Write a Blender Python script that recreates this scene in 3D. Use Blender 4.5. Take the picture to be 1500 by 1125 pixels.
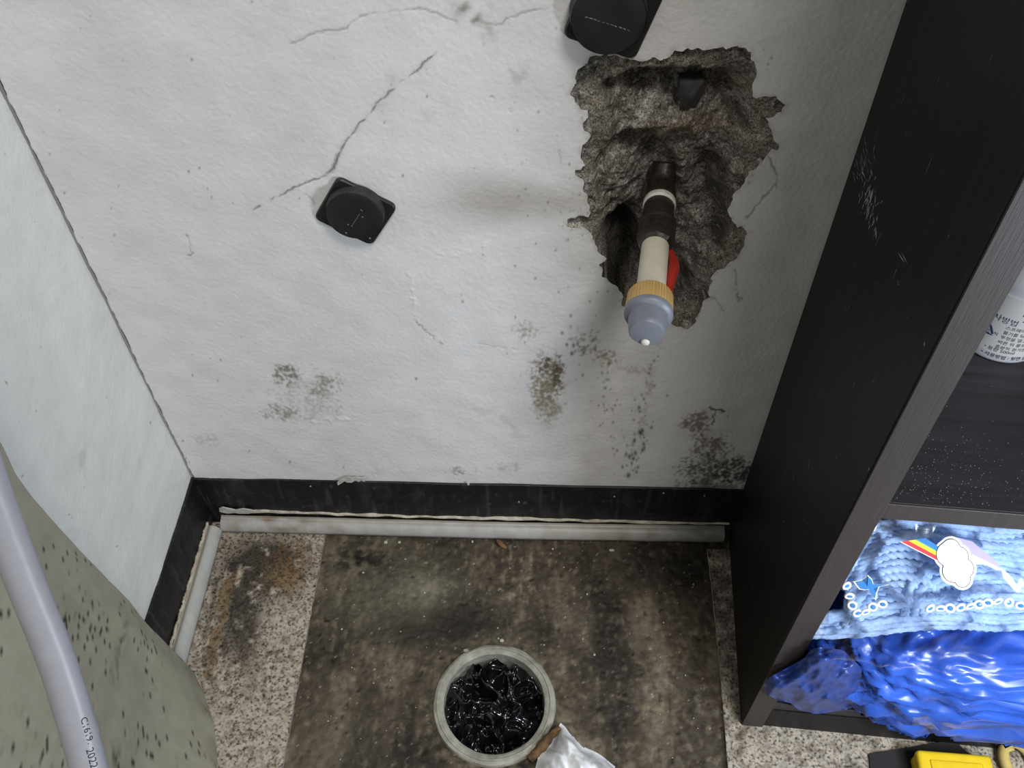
import bpy, bmesh, math, random
import numpy as np
from mathutils import Vector, Matrix, Quaternion

random.seed(7)
rng = np.random.default_rng(11)
scene = bpy.context.scene
col = scene.collection
for o in list(bpy.data.objects):
    bpy.data.objects.remove(o)

# ------------------------------------------------------------------ camera
YAW, PITCH, ROLL, FPX = -0.0423, 0.85823, -0.01419, 1298.2
CAM = np.array([0.0, -0.46293, 0.75])
def cam_axes():
    cy, sy = math.cos(YAW), math.sin(YAW)
    f0 = np.array([sy, cy, 0]); r0 = np.array([cy, -sy, 0]); u0 = np.array([0, 0, 1.])
    cp, sp = math.cos(PITCH), math.sin(PITCH)
    f = f0*cp - u0*sp; u = u0*cp + f0*sp
    cr, sr = math.cos(ROLL), math.sin(ROLL)
    return r0*cr + u*sr, u*cr - r0*sr, f
AR, AU, AF = cam_axes()
cd = bpy.data.cameras.new('camera'); cam = bpy.data.objects.new('camera', cd); col.objects.link(cam)
cd.sensor_fit = 'HORIZONTAL'; cd.sensor_width = 36.0; cd.lens = FPX*36.0/1500.0
cd.clip_start = 0.01
M = Matrix(((AR[0], AU[0], -AF[0], CAM[0]), (AR[1], AU[1], -AF[1], CAM[1]), (AR[2], AU[2], -AF[2], CAM[2]), (0, 0, 0, 1)))
cam.matrix_world = M
scene.camera = cam

# ------------------------------------------------------------------ light
scene.view_settings.view_transform = 'Standard'
scene.view_settings.look = 'None'
scene.view_settings.gamma = 1.0
scene.view_settings.use_curve_mapping = False
scene.view_settings.exposure = 0.0
w = bpy.data.worlds.new('room_light'); scene.world = w; w.use_nodes = True
w.node_tree.nodes['Background'].inputs[0].default_value = (1.0, 0.955, 0.89, 1)
w.node_tree.nodes['Background'].inputs[1].default_value = 0.18
def area(name, loc, target, size, power, color, shape='SQUARE'):
    l = bpy.data.lights.new(name, 'AREA'); l.shape = shape; l.size = size; l.energy = power; l.color = color
    o = bpy.data.objects.new(name, l); col.objects.link(o)
    d = Vector(target) - Vector(loc)
    o.location = loc; o.rotation_euler = d.to_track_quat('-Z', 'Y').to_euler()
    return o
area('ceiling_lamp', (0.59, -1.21, 2.52), (0, 0, 0.3), 0.70, 37, (1.0, 0.96, 0.90), 'DISK')
area('cool_front_light', (0.44, -0.48, 0.385), (0.20, -0.17, 0.22), 0.12, 2.6, (0.80, 0.89, 1.0), 'DISK')  # added cool light before the cabinet to brighten yarn and side wall; fixture unseen

# ------------------------------------------------------------------ pixel <-> world helpers (all on true planes)
def ray(px):
    return AF + AR*(px[0]-750)/FPX - AU*(px[1]-562.5)/FPX
def at(px, ax, val):
    d = ray(px); t = (val-CAM[ax])/d[ax]; return CAM + d*t
def atplane(px, p0, n):
    d = ray(px); n = np.asarray(n, float); t = ((np.asarray(p0)-CAM)@n)/(d@n); return CAM + d*t
def proj(P):
    d = np.asarray(P, float)-CAM; z = d@AF
    return 750+FPX*(d@AR)/z, 562.5-FPX*(d@AU)/z

# ------------------------------------------------------------------ numpy noise
_perm = rng.permutation(512)
_g = rng.random(512)*2*np.pi
_gx, _gy = np.cos(_g), np.sin(_g)
def perlin(x, y, seed=0):
    x = np.asarray(x, float); y = np.asarray(y, float)
    xi = np.floor(x).astype(int); yi = np.floor(y).astype(int)
    xf = x-xi; yf = y-yi
    u = xf*xf*xf*(xf*(xf*6-15)+10); v = yf*yf*yf*(yf*(yf*6-15)+10)
    def g(ix, iy, dx, dy):
        h = _perm[(_perm[(ix+seed*37) & 511]+iy+seed*91) & 511]
        return _gx[h]*dx+_gy[h]*dy
    a = g(xi, yi, xf, yf); b = g(xi+1, yi, xf-1, yf)
    c = g(xi, yi+1, xf, yf-1); d = g(xi+1, yi+1, xf-1, yf-1)
    return ((a+(b-a)*u)*(1-v)+(c+(d-c)*u)*v)*1.4
def fbm(x, y, scale, octv=4, seed=0, gain=.5):
    s = 0; a = 1
    for i in range(octv):
        s = s + a*perlin(x*scale, y*scale, seed+i*7); scale *= 2.03; a *= gain
    return s
def ridged(x, y, scale, octv=3, seed=0):
    s = 0; a = 1
    for i in range(octv):
        s = s + a*(1-np.abs(perlin(x*scale, y*scale, seed+i*5))*2); scale *= 1.9; a *= .45
    return s
def sst(a, b, x):
    t = np.clip((x-a)/(b-a), 0, 1); return t*t*(3-2*t)
def polydist(X, Y, pts):
    d = np.full(np.shape(X), 1e9)
    for (x0, y0), (x1, y1) in zip(pts[:-1], pts[1:]):
        dx, dy = x1-x0, y1-y0; L = dx*dx+dy*dy+1e-12
        t = np.clip(((X-x0)*dx+(Y-y0)*dy)/L, 0, 1)
        d = np.minimum(d, np.hypot(X-x0-t*dx, Y-y0-t*dy))
    return d
def inside(X, Y, pts):
    r = np.zeros(np.shape(X), bool); n = len(pts)
    for i in range(n):
        x0, y0 = pts[i]; x1, y1 = pts[(i+1) % n]
        c = ((y0 > Y) != (y1 > Y)) & (X < (x1-x0)*(Y-y0)/(y1-y0+1e-15)+x0)
        r ^= c
    return r
def nearest_on(X, Y, pts):
    bd = np.full(X.shape, 1e9); bx = X.copy(); by = Y.copy(); n = len(pts)
    for i in range(n):
        x0, y0 = pts[i]; x1, y1 = pts[(i+1) % n]
        dx, dy = x1-x0, y1-y0; L = dx*dx+dy*dy+1e-15
        t = np.clip(((X-x0)*dx+(Y-y0)*dy)/L, 0, 1)
        px, py = x0+t*dx, y0+t*dy; d = np.hypot(X-px, Y-py); m = d < bd
        bd = np.where(m, d, bd); bx = np.where(m, px, bx); by = np.where(m, py, by)
    return bd, bx, by

# ------------------------------------------------------------------ object helpers
def tag(o, label=None, cat=None, group=None, kind=None):
    if label: o['label'] = label
    if cat: o['category'] = cat
    if group: o['group'] = group
    if kind: o['kind'] = kind
    return o
def thing(name, label, cat, loc=(0, 0, 0), group=None):
    o = bpy.data.objects.new(name, None); col.objects.link(o); o.location = loc
    o.empty_display_size = .02
    return tag(o, label, cat, group)
def link(name, me, m, parent=None, smooth=False):
    if m is not None:
        me.materials.append(m)
    if smooth:
        me.polygons.foreach_set('use_smooth', np.ones(len(me.polygons), bool))
    o = bpy.data.objects.new(name, me); col.objects.link(o)
    if parent is not None:
        o.parent = parent
        if parent.parent is None and parent.rotation_euler.z == 0:
            o.matrix_parent_inverse = Matrix.Translation(-Vector(parent.location))
    return o
def from_np(name, V, F, m, parent=None, smooth=True, color=None):
    me = bpy.data.meshes.new(name)
    V = np.asarray(V, np.float32); F = np.asarray(F, np.int32); k = F.shape[1]
    me.vertices.add(len(V)); me.vertices.foreach_set('co', V.ravel())
    me.loops.add(F.size); me.loops.foreach_set('vertex_index', F.ravel())
    me.polygons.add(len(F)); me.polygons.foreach_set('loop_start', np.arange(0, F.size, k, dtype=np.int32))
    me.update(calc_edges=True); me.validate()
    if color is not None:
        a = me.color_attributes.new('Col', 'FLOAT_COLOR', 'POINT')
        c = np.ones((len(V), 4), np.float32); c[:, :3] = color
        a.data.foreach_set('color', c.ravel())
    return link(name, me, m, parent, smooth)
def from_lists(name, V, F, m, parent=None, smooth=False):
    me = bpy.data.meshes.new(name); me.from_pydata([tuple(v) for v in V], [], F); me.update()
    return link(name, me, m, parent, smooth)
def from_bm(name, bm, m, parent=None, smooth=False):
    bmesh.ops.recalc_face_normals(bm, faces=bm.faces[:])
    me = bpy.data.meshes.new(name); bm.to_mesh(me); bm.free()
    return link(name, me, m, parent, smooth)
def gridfaces(nu, nv, mask=None):
    i = np.arange(nu-1)[:, None]*nv+np.arange(nv-1)[None, :]
    F = np.stack([i, i+1, i+nv+1, i+nv], -1)
    if mask is not None: F = F[mask]
    return F.reshape(-1, 4)
def compact(V, F, C=None):
    u, inv = np.unique(F.ravel(), return_inverse=True)
    return V[u], inv.reshape(F.shape), (None if C is None else C[u])
def box(bm, x0, x1, y0, y1, z0, z1, bev=0, seg=2):
    r = bmesh.ops.create_cube(bm, size=1)
    for v in r['verts']:
        v.co = Vector(((x0+x1)/2+v.co.x*(x1-x0), (y0+y1)/2+v.co.y*(y1-y0), (z0+z1)/2+v.co.z*(z1-z0)))
    if bev:
        es = list({e for v in r['verts'] for e in v.link_edges})
        bmesh.ops.bevel(bm, geom=es, offset=bev, segments=seg, profile=.6, affect='EDGES')
    return bm
def frame(d):
    d = Vector(d).normalized(); a = Vector((0, 0, 1)) if abs(d.z) < .9 else Vector((1, 0, 0))
    x = d.cross(a).normalized(); y = d.cross(x).normalized(); return x, y
def lathe(profile, o, d, n=40, ripple=None):
    """profile [(t, r)] about axis o + t*d"""
    o = Vector(o); d = Vector(d).normalized(); ax, ay = frame(d); V = []; F = []
    for k, (t, r) in enumerate(profile):
        for i in range(n):
            a = 2*math.pi*i/n; rr = r*(1+(ripple(k, a) if ripple else 0))
            V.append(o+d*t+ax*(rr*math.cos(a))+ay*(rr*math.sin(a)))
    for k in range(len(profile)-1):
        for i in range(n):
            j = (i+1) % n; F.append((k*n+i, k*n+j, (k+1)*n+j, (k+1)*n+i))
    if profile[0][1] > 1e-5: F.append(tuple(range(n-1, -1, -1)))
    if profile[-1][1] > 1e-5: F.append(tuple((len(profile)-1)*n+i for i in range(n)))
    return V, F
def sweep(path, radius, n=14, lobes=0, twist=0, lobe_depth=.25, cap=True):
    P = [Vector(p) for p in path]; V = []; F = []; up = None; s = 0
    for k, p in enumerate(P):
        t = (P[min(k+1, len(P)-1)]-P[max(k-1, 0)]).normalized()
        if up is None: up, _ = frame(t)
        up = (up-t*up.dot(t)).normalized(); sd = t.cross(up)
        if k: s += (P[k]-P[k-1]).length
        R = radius(k/(len(P)-1)) if callable(radius) else radius
        for i in range(n):
            a = 2*math.pi*i/n
            rr = R*(1-lobe_depth+lobe_depth*abs(math.cos(lobes*.5*(a-twist*s)))) if lobes else R
            V.append(p+up*(rr*math.cos(a))+sd*(rr*math.sin(a)))
    for k in range(len(P)-1):
        for i in range(n):
            j = (i+1) % n; F.append((k*n+i, k*n+j, (k+1)*n+j, (k+1)*n+i))
    if cap:
        F.append(tuple(range(n-1, -1, -1))); F.append(tuple((len(P)-1)*n+i for i in range(n)))
    return V, F
def spline(pts, n):
    pts = [Vector(p) for p in pts]; out = []; m = len(pts)-1
    for k in range(n):
        u = k/(n-1)*m; i = min(int(u), m-1); t = u-i
        p0 = pts[max(i-1, 0)]; p1 = pts[i]; p2 = pts[i+1]; p3 = pts[min(i+2, m)]
        out.append(.5*((2*p1)+(p2-p0)*t+(2*p0-5*p1+4*p2-p3)*t*t+(3*p1-p0-3*p2+p3)*t**3))
    return out
def smooth_by_angle(o, ang=40):
    me = o.data
    me.polygons.foreach_set('use_smooth', np.ones(len(me.polygons), bool))
    try: me.set_sharp_from_angle(angle=math.radians(ang))
    except Exception: pass
    return o

# ------------------------------------------------------------------ materials
def mat(name, color=(.5, .5, .5), rough=.5, vcol=False, n1=None, ramp=None, bump=None, spec=.5, metal=0, coat=0,
        trans=0, alpha=1, stretch=(1, 1, 1), mul=None, sub=0):
    """n1=(scale, detail, amount) multiplies colour; ramp=[(pos,col)...] noise scale in n1; bump=(scale, dist[, detail])"""
    m = bpy.data.materials.new(name); m.use_nodes = True; nt = m.node_tree; N = nt.nodes; L = nt.links
    b = N['Principled BSDF']
    b.inputs['Roughness'].default_value = rough; b.inputs['Metallic'].default_value = metal
    b.inputs['Specular IOR Level'].default_value = spec; b.inputs['Coat Weight'].default_value = coat
    b.inputs['Transmission Weight'].default_value = trans; b.inputs['Alpha'].default_value = alpha
    if sub:
        b.inputs['Subsurface Weight'].default_value = sub; b.inputs['Subsurface Scale'].default_value = .003
    tc = N.new('ShaderNodeTexCoord'); mp = N.new('ShaderNodeMapping'); mp.inputs['Scale'].default_value = stretch
    L.new(tc.outputs['Object'], mp.inputs['Vector'])
    src = None
    if vcol:
        a = N.new('ShaderNodeVertexColor'); a.layer_name = 'Col'; src = a.outputs['Color']
    else:
        c = N.new('ShaderNodeRGB'); c.outputs[0].default_value = (*color, 1); src = c.outputs[0]
    def noise(scale, detail=4, rough_=.55):
        t = N.new('ShaderNodeTexNoise'); t.inputs['Scale'].default_value = scale; t.inputs['Detail'].default_value = detail
        t.inputs['Roughness'].default_value = rough_; L.new(mp.outputs[0], t.inputs['Vector']); return t.outputs['Fac']
    def mix(fac, a, b_, mode='MIX'):
        x = N.new('ShaderNodeMix'); x.data_type = 'RGBA'; x.blend_type = mode
        if isinstance(fac, float): x.inputs[0].default_value = fac
        else: L.new(fac, x.inputs[0])
        for s, k in ((a, 6), (b_, 7)):
            if isinstance(s, tuple): x.inputs[k].default_value = (*s, 1)
            else: L.new(s, x.inputs[k])
        return x.outputs[2]
    def cramp(fac, stops):
        r = N.new('ShaderNodeValToRGB'); L.new(fac, r.inputs[0]); e = r.color_ramp.elements
        while len(e) < len(stops): e.new(.5)
        for q, (p, c) in zip(e, stops):
            q.position = p; q.color = (*c, 1) if isinstance(c, tuple) else (c, c, c, 1)
        return r.outputs[0]
    if n1:
        lo = 1-n1[2]
        src = mix(1.0, src, cramp(noise(n1[0], n1[1]), [(.3, lo), (.7, 1+n1[2]*.3)]), 'MULTIPLY')
    if ramp:
        for scale, det, stops, mode in ramp:
            src = mix(1.0, src, cramp(noise(scale, det), stops), mode)
    L.new(src, b.inputs['Base Color'])
    if bump:
        bp = N.new('ShaderNodeBump'); bp.inputs['Distance'].default_value = bump[1]; bp.inputs['Strength'].default_value = 1
        L.new(noise(bump[0], bump[2] if len(bump) > 2 else 3), bp.inputs['Height']); L.new(bp.outputs[0], b.inputs['Normal'])
    m['_'] = 0
    return m
M_wall = mat('white_paint', vcol=True, rough=.6, n1=(40, 5, .06), bump=(380, .0003, 3))
M_cav = mat('broken_mortar', vcol=True, rough=.95, spec=.15, n1=(700, 4, .6), bump=(650, .0008, 6), ramp=[(1100, 2, [(.38, .35), (.5, 1.0), (.66, 1.0), (.74, 1.6)], 'MULTIPLY')])
M_stone = mat('dark_stone', (.05, .048, .047), .9, n1=(300, 5, .5), bump=(400, .0006, 5))
M_black = mat('black_plastic', (.012, .0125, .014), .42, n1=(120, 4, .3), bump=(900, .00008))
M_blackdusty = mat('black_plastic_chalky_rim', (.028, .029, .032), .7, n1=(300, 6, .6))
M_chalk = mat('chalk_scratch', (.2, .2, .2), .9)
M_base = mat('black_vinyl_base', vcol=True, rough=.5, spec=.3, n1=(70, 6, .35), bump=(300, .0002))
M_trim = mat('aged_white_trim', vcol=True, rough=.45, n1=(90, 5, .12), bump=(250, .0002))
M_torn = mat('torn_backing', (.52, .47, .38), .9, n1=(120, 5, .5), bump=(300, .0008))
M_floor = mat('stained_cement', vcol=True, rough=.62, spec=.35, n1=(180, 7, .35), bump=(260, .0008, 6))
M_vinyl = mat('granite_print_vinyl', vcol=True, rough=.5, bump=(200, .00015), ramp=[
    (420, 4, [(.36, (.14, .13, .12)), (.44, (.62, .6, .57)), (.56, (.95, .93, .9)), (.72, (1.0, .95, .88))], 'MULTIPLY'),
    (120, 2, [(.36, (.62, .58, .54)), (.5, (1, 1, 1))], 'MULTIPLY')])
M_edge = mat('vinyl_cut_edge', (.4, .36, .3), .8, n1=(200, 4, .4))
M_wood = mat('dark_wood_laminate', (.0085, .0072, .0072), .5, spec=.22, stretch=(60, 60, 3), n1=(3.0, 8, .75), bump=(6, .00012, 6))
M_woodshelf = mat('dark_wood_shelf_dusty', (.027, .024, .031), .55, stretch=(4, 60, 60), n1=(3.0, 8, .5), bump=(6, .0001, 5))
M_band = mat('brown_edge_band', (.037, .030, .029), .55, stretch=(260, 260, 12), n1=(3, 6, .22), bump=(5, .00015, 5))
M_gap = mat('dark_seam', (.004, .004, .004), .9)
M_smear = mat('white_paint_smear', (.42, .43, .45), .8)
M_pvcgrey = mat('grey_pvc', (.17, .185, .225), .45, n1=(200, 3, .08), bump=(500, .00005))
M_pipew = mat('grey_white_pipe', (.34, .35, .40), .4, n1=(150, 3, .06))
M_cream = mat('cream_plastic', (.53, .50, .41), .4, n1=(60, 4, .12), sub=.2)
M_yellowed = mat('yellowed_plastic', (.52, .35, .13), .45, n1=(90, 4, .12))
M_whitetape = mat('white_seal_ring', (.66, .65, .6), .5, n1=(200, 5, .3))
M_dirtymetal = mat('grimy_brass', (.035, .027, .02), .4, metal=.25, n1=(220, 6, .55), bump=(350, .0004, 5))
M_red = mat('red_rubber', (.30, .02, .012), .35, n1=(100, 3, .2))
M_drain = mat('cement_grey_pipe', (.34, .335, .285), .75, n1=(90, 6, .45), bump=(250, .0007, 5))
M_bagblack = mat('black_bag_film', (.004, .004, .005), .1, spec=.9)
M_rust = mat('rusty_chip', (.15, .08, .03), .75, n1=(150, 6, .65), bump=(300, .0008, 5))
M_whitebag = mat('white_film', (.78, .80, .83), .4, n1=(80, 3, .06))
M_sheet = mat('mouldy_vinyl_back', vcol=True, rough=.6, n1=(60, 5, .12), bump=(300, .0002))
M_sheetedge = mat('sheet_cut_edge', (.16, .14, .1), .8)
M_ink = mat('black_ink', (.008, .008, .01), .6)
M_inknavy = mat('navy_ink', (.02, .025, .08), .6)
M_inkred = mat('maroon_ink', (.12, .02, .02), .6)
M_inkgold = mat('gold_ink', (.38, .27, .1), .5)
M_bottle = mat('white_bottle', (.34, .34, .355), .35)
M_yarn = mat('pale_blue_yarn', (.46, .60, .84), .95, spec=.1, n1=(600, 3, .2), bump=(1500, .0002))
M_beadw = mat('white_bead', (.85, .88, .9), .3)
M_beadb = mat('blue_bead_centre', (.05, .22, .55), .3)
M_cardw = mat('white_card', (.86, .87, .9), .45)
M_cardr = mat('rainbow_red', (.75, .05, .06), .45)
M_cardy = mat('rainbow_yellow', (.85, .68, .04), .45)
M_cardg = mat('rainbow_green', (.18, .5, .2), .45)
M_cardb = mat('rainbow_blue', (.04, .2, .62), .45)
M_cardp = mat('faded_purple_print', (.42, .36, .68), .45)
M_bluebag = mat('blue_plastic_film', (.03, .11, .55), .3, n1=(40, 4, .35), trans=.0, spec=.6)
M_yellow = mat('yellow_plastic', (.82, .58, .02), .35, n1=(100, 3, .1))
M_beige = mat('beige_handle', (.62, .48, .16), .45, n1=(120, 4, .2))
M_steel = mat('dull_steel', (.35, .35, .36), .35, metal=.8)
M_rubber = mat('black_rubber_mat', (.012, .012, .013), .8)
M_crumb = mat('pale_crumbs', (.42, .4, .34), .9)
M_leaf = mat('dry_brown_chip', (.2, .1, .035), .8, n1=(200, 4, .4))
def film_mat():
    m = bpy.data.materials.new('clear_film'); m.use_nodes = True; nt = m.node_tree; N = nt.nodes; L = nt.links
    N.remove(N['Principled BSDF']); out = N['Material Output']
    t = N.new('ShaderNodeBsdfTransparent'); t.inputs[0].default_value = (.93, .96, 1, 1)
    g = N.new('ShaderNodeBsdfGlossy'); g.inputs['Roughness'].default_value = .12; g.inputs['Color'].default_value = (1, 1, 1, 1)
    f = N.new('ShaderNodeFresnel'); f.inputs['IOR'].default_value = 1.5
    x = N.new('ShaderNodeMixShader')
    L.new(f.outputs[0], x.inputs[0]); L.new(t.outputs[0], x.inputs[1]); L.new(g.outputs[0], x.inputs[2]); L.new(x.outputs[0], out.inputs[0])
    return m
M_film = film_mat()

# ------------------------------------------------------------------ room dimensions
XL, XC, XF, YF, HB = -.319, .1889, .1755, -.1886, .0733

# ------------------------------------------------------------------ hole outline on the back wall
HOLE_PX = [(873, 80), (900, 80), (930, 87), (949, 88), (958, 85), (966, 87), (976, 84), (984, 82), (988, 76), (1001, 75), (1014, 71),
 (1030, 73), (1046, 69), (1064, 71), (1078, 68), (1092, 70), (1103, 76), (1101, 86), (1109, 100), (1107, 115), (1100, 130), (1105, 144),
 (1117, 143), (1129, 141), (1141, 144), (1149, 154), (1145, 164), (1134, 170), (1120, 173), (1127, 184), (1131, 196), (1135, 210), (1142, 216),
 (1139, 220), (1132, 219), (1125, 224), (1119, 232), (1110, 241), (1107, 249), (1097, 251), (1094, 262), (1085, 278), (1073, 284), (1075, 292), (1068, 301), (1067, 312),
 (1071, 325), (1080, 333), (1087, 331), (1091, 338), (1093, 347), (1091, 360), (1084, 369), (1081, 379), (1070, 384), (1060, 392), (1050, 396), (1043, 403), (1042, 412), (1037, 421),
 (1038, 431), (1044, 436), (1031, 441), (1028, 455), (1020, 467), (1016, 477), (1007, 483), (997, 480), (987, 475), (970, 470), (950, 460), (930, 452), (911, 447), (910, 443),
 (913, 431), (905, 422), (897, 415), (890, 407), (883, 405), (884, 396), (876, 387), (888, 379), (879, 371), (875, 363), (873, 353), (865, 343), (857, 335),
 (845, 333), (832, 331), (831, 322), (847, 316), (863, 319), (864, 303), (861, 288), (855, 276), (853, 264), (846, 260), (843, 250), (850, 247), (860, 242),
 (852, 235), (849, 226), (850, 219), (860, 209), (867, 197), (858, 191), (853, 179), (861, 172), (860, 163), (851, 160), (842, 149), (837, 139), (837, 131), (845, 120), (844, 107), (852, 98), (860, 93), (864, 83)]
hole = [tuple(at(p, 1, 0)[[0, 2]]) for p in HOLE_PX]
# fractal-ish crumbly outline
def crumble(poly, amp, steps):
    out = []
    for i in range(len(poly)):
        (x0, y0), (x1, y1) = poly[i], poly[(i+1) % len(poly)]
        L = math.hypot(x1-x0, y1-y0); k = max(1, int(L/steps))
        for j in range(k):
            t = j/k; a = (random.random()-.5)*amp
            out.append((x0+(x1-x0)*t-(y1-y0)/L*a, y0+(y1-y0)*t+(x1-x0)/L*a))
    return out
hole_f = crumble(hole, .0022, .0022)

def axis(parts):
    a = []
    for lo, hi, st in parts:
        n = max(1, int(round((hi-lo)/st))); a += list(np.linspace(lo, hi, n, endpoint=False))
    a.append(parts[-1][1]); return np.array(a)

# ================================================================== wall_back
WS = .0008
xs = axis([(XL, .205, WS), (.205, .95, .06)]); zs = axis([(0, .06, .01), (.06, .545, WS), (.545, 1.35, .08)])
X, Z = np.meshgrid(xs, zs, indexing='ij')
ins = inside(X, Z, hole_f)
near = (X > .0) & (X < .16) & (Z > .26) & (Z < .53)
bd = np.full(X.shape, 1.0); bx = X.copy(); bz = Z.copy()
d_, x_, z_ = nearest_on(X[near], Z[near], hole_f); bd[near] = d_; bx[near] = x_; bz[near] = z_
snap = (bd < WS*.62) & near
X = np.where(snap, bx, X); Z = np.where(snap, bz, Z)
solid = ~(ins & ~snap)
mask = solid[:-1, :-1] & solid[1:, :-1] & solid[:-1, 1:] & solid[1:, 1:]
allsn = snap[:-1, :-1] & snap[1:, :-1] & snap[:-1, 1:] & snap[1:, 1:]
mask &= ~(allsn & ins[:-1, :-1])
fade = sst(0, .004, bd)
H = .0007*fbm(X, Z, 24, 2, 3)+.00007*fbm(X+Z*.6, Z-X*.2, 110, 2, 9)*fade+.00011*fbm(X+Z*.5, Z*.8-X*.3, 270, 3, 21)*fade
U, V_ = proj(np.stack([X, np.zeros_like(X), Z], -1).reshape(-1, 3)); U = U.reshape(X.shape); V_ = V_.reshape(X.shape)
C = np.ones(X.shape+(3,))*np.array([.70, .70, .71])
def blend(m, c):
    global C
    m = np.clip(m, 0, 1)[..., None]; C = C*(1-m)+np.array(c)*m
# broad yellowing patches of old paint
blend(.35*sst(.1, .6, fbm(X, Z, 9, 3, 40)), (.62, .62, .60))
blend(.5*sst(0.1, .7, fbm(X, Z, 14, 3, 44))*np.exp(-((U-960)/70)**2), (.64, .64, .55))
# cracks
wob = 3.2*fbm(X, Z, 160, 3, 70); wob2 = 3.2*fbm(X, Z, 160, 3, 77)
def crack(pts, wpx, a, c=(.1, .095, .085), br=.0, groove=.0008):
    global H
    d = polydist(U+wob, V_+wob2, pts); brk = sst(-.35-br, .25-br, fbm(X, Z, 60, 3, 55)) if br > -1 else 1
    m = a*np.exp(-(d/wpx)**2)*brk
    blend(m, c); H = H-groove*m
A_ = [(662, 52), (632, 83), (610, 103), (580, 127), (550, 155), (520, 190), (503, 213), (493, 233), (488, 248), (473, 258), (425, 278), (370, 308)]
B_ = [(425, 65), (457, 50), (507, 40), (527, 25), (580, 15), (610, 13), (637, 20), (670, 30), (697, 30), (727, 38), (770, 17), (787, 13), (822, 17)]
crack(A_, 1.5, .85, br=.1); crack(A_, 6, .22, (.35, .35, .33), br=-.25, groove=0)
crack(B_, 1.3, .6, (.22, .21, .19), br=.2); crack(B_, 6, .18, (.4, .4, .38), br=-.1, groove=0)
crack([(493, 228), (488, 250), (473, 259)], 2.6, .7, (.22, .21, .17), br=.3)
crack([(717, 143), (733, 153), (750, 163)], 1.3, .6, (.3, .29, .27))
crack([(1123, 224), (1136, 248), (1139, 274)], 1.3, .8); crack([(1136, 270), (1112, 300), (1090, 325)], 1.2, .6)
crack([(1075, 385), (1080, 412), (1082, 442)], 1.5, .6); crack([(1045, 436), (1065, 465), (1085, 476), (1105, 470)], 1.2, .5)
crack([(816, 210), (822, 240), (824, 258)], 1.2, .5, (.3, .3, .28))
crack([(1040, 598), (1060, 602)], 2.0, .95, (.02, .02, .02), br=1); crack([(1048, 602), (1046, 622)], 1.2, .8, br=1)
crack([(448, 282), (462, 300)], 1.2, .4); crack([(274, 345), (282, 372), (276, 374)], 1.2, .6, br=.3)
crack([(608, 470), (625, 485), (646, 506)], 1.2, .5); crack([(700, 505), (730, 508), (762, 513)], 1.0, .35, (.4, .4, .39), br=.5)
# raised white scar lines
for pts in ([(640, 372), (672, 376), (700, 368), (722, 348)], [(440, 625), (480, 615), (520, 612)], [(600, 405), (606, 450)]):
    d = polydist(U+wob*1.5, V_+wob2*1.5, pts); m = np.exp(-(d/3)**2); m = m*sst(-.3, .4, fbm(X, Z, 120, 3, 95)); H = H+.0005*m; blend(.3*m, (.78, .78, .78))
# smears
def smear(pts, wpx, a, c):
    d = polydist(U+6*fbm(X, Z, 160, 3, 70), V_+6*fbm(X, Z, 160, 3, 77), pts); blend(a*np.exp(-(d/wpx)**2)*sst(-.3, .5, fbm(X, Z, 80, 3, 90)), c)
smear([(640, 15), (685, 18), (720, 45), (752, 85), (765, 110)], 13, .5, (.33, .31, .26)); smear([(684, 14), (696, 26)], 8, .8, (.2, .18, .14))
smear([(700, 12), (735, 2)], 9, .35, (.36, .35, .3))
smear([(700, 600), (730, 612), (752, 630), (768, 650)], 8, .35, (.45, .42, .41)); smear([(540, 672), (556, 690), (575, 675)], 5, .35, (.45, .45, .45))
smear([(625, 170), (628, 185)], 9, .3, (.42, .42, .41)); smear([(572, 108), (578, 116)], 9, .4, (.38, .38, .37))
smear([(407, 200), (450, 205), (420, 260)], 22, .2, (.5, .48, .43))
# mould
def mould(cx, cy, rx, ry, a, c, sc=150, t0=.0, sd=100, q=.5):
    g = np.exp(-(((U-cx)/rx)**2+((V_-cy)/ry)**2)**1.3)
    n = .6*fbm(X, Z*.6, sc*.7, 3, sd)+.75*fbm(X, Z*.7, 330, 2, sd+3); blend(a*sst(t0-.2, t0+q+.4, n+1.3*(g-.5))*np.clip(g*1.6, 0, 1), c)
mould(420, 550, 26, 20, .85, (.16, .145, .10), t0=.1); mould(475, 565, 30, 28, .75, (.22, .20, .15), t0=.25, sd=103)
mould(412, 603, 34, 16, .75, (.20, .18, .13), t0=.2, sd=105); mould(450, 585, 70, 50, .5, (.36, .34, .29), t0=.3, sd=106)
mould(300, 645, 30, 14, .5, (.42, .38, .32), t0=.3, sd=107)
mould(800, 565, 27, 56, .95, (.24, .20, .13), t0=-.12, sd=110, q=.6); mould(817, 548, 13, 34, .95, (.11, .085, .05), t0=.1, sd=111, sc=220); mould(797, 535, 14, 18, .95, (.12, .09, .05), t0=.15, sd=112, sc=260)
mould(803, 600, 26, 30, .5, (.32, .29, .22), t0=-.1, sd=113); mould(770, 485, 26, 18, .7, (.28, .25, .2), t0=.25, sd=114, sc=260)
mould(856, 500, 30, 26, .7, (.14, .13, .1), t0=.42, sd=115, sc=330); mould(888, 524, 20, 17, .8, (.28, .2, .14), t0=.15, sd=116, sc=240)
mould(928, 542, 34, 8, .5, (.34, .31, .26), t0=.1, sd=117)
mould(1020, 620, 24, 22, .9, (.20, .155, .125), t0=-.1, sd=120); mould(1040, 655, 34, 26, .85, (.15, .12, .10), t0=.05, sd=121)
mould(1075, 690, 44, 22, .95, (.045, .042, .04), t0=-.1, sd=122); mould(1030, 690, 46, 34, .85, (.09, .08, .07), t0=.12, sd=123); mould(1040, 712, 60, 12, .7, (.08, .075, .07), t0=0, sd=125)
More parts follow.
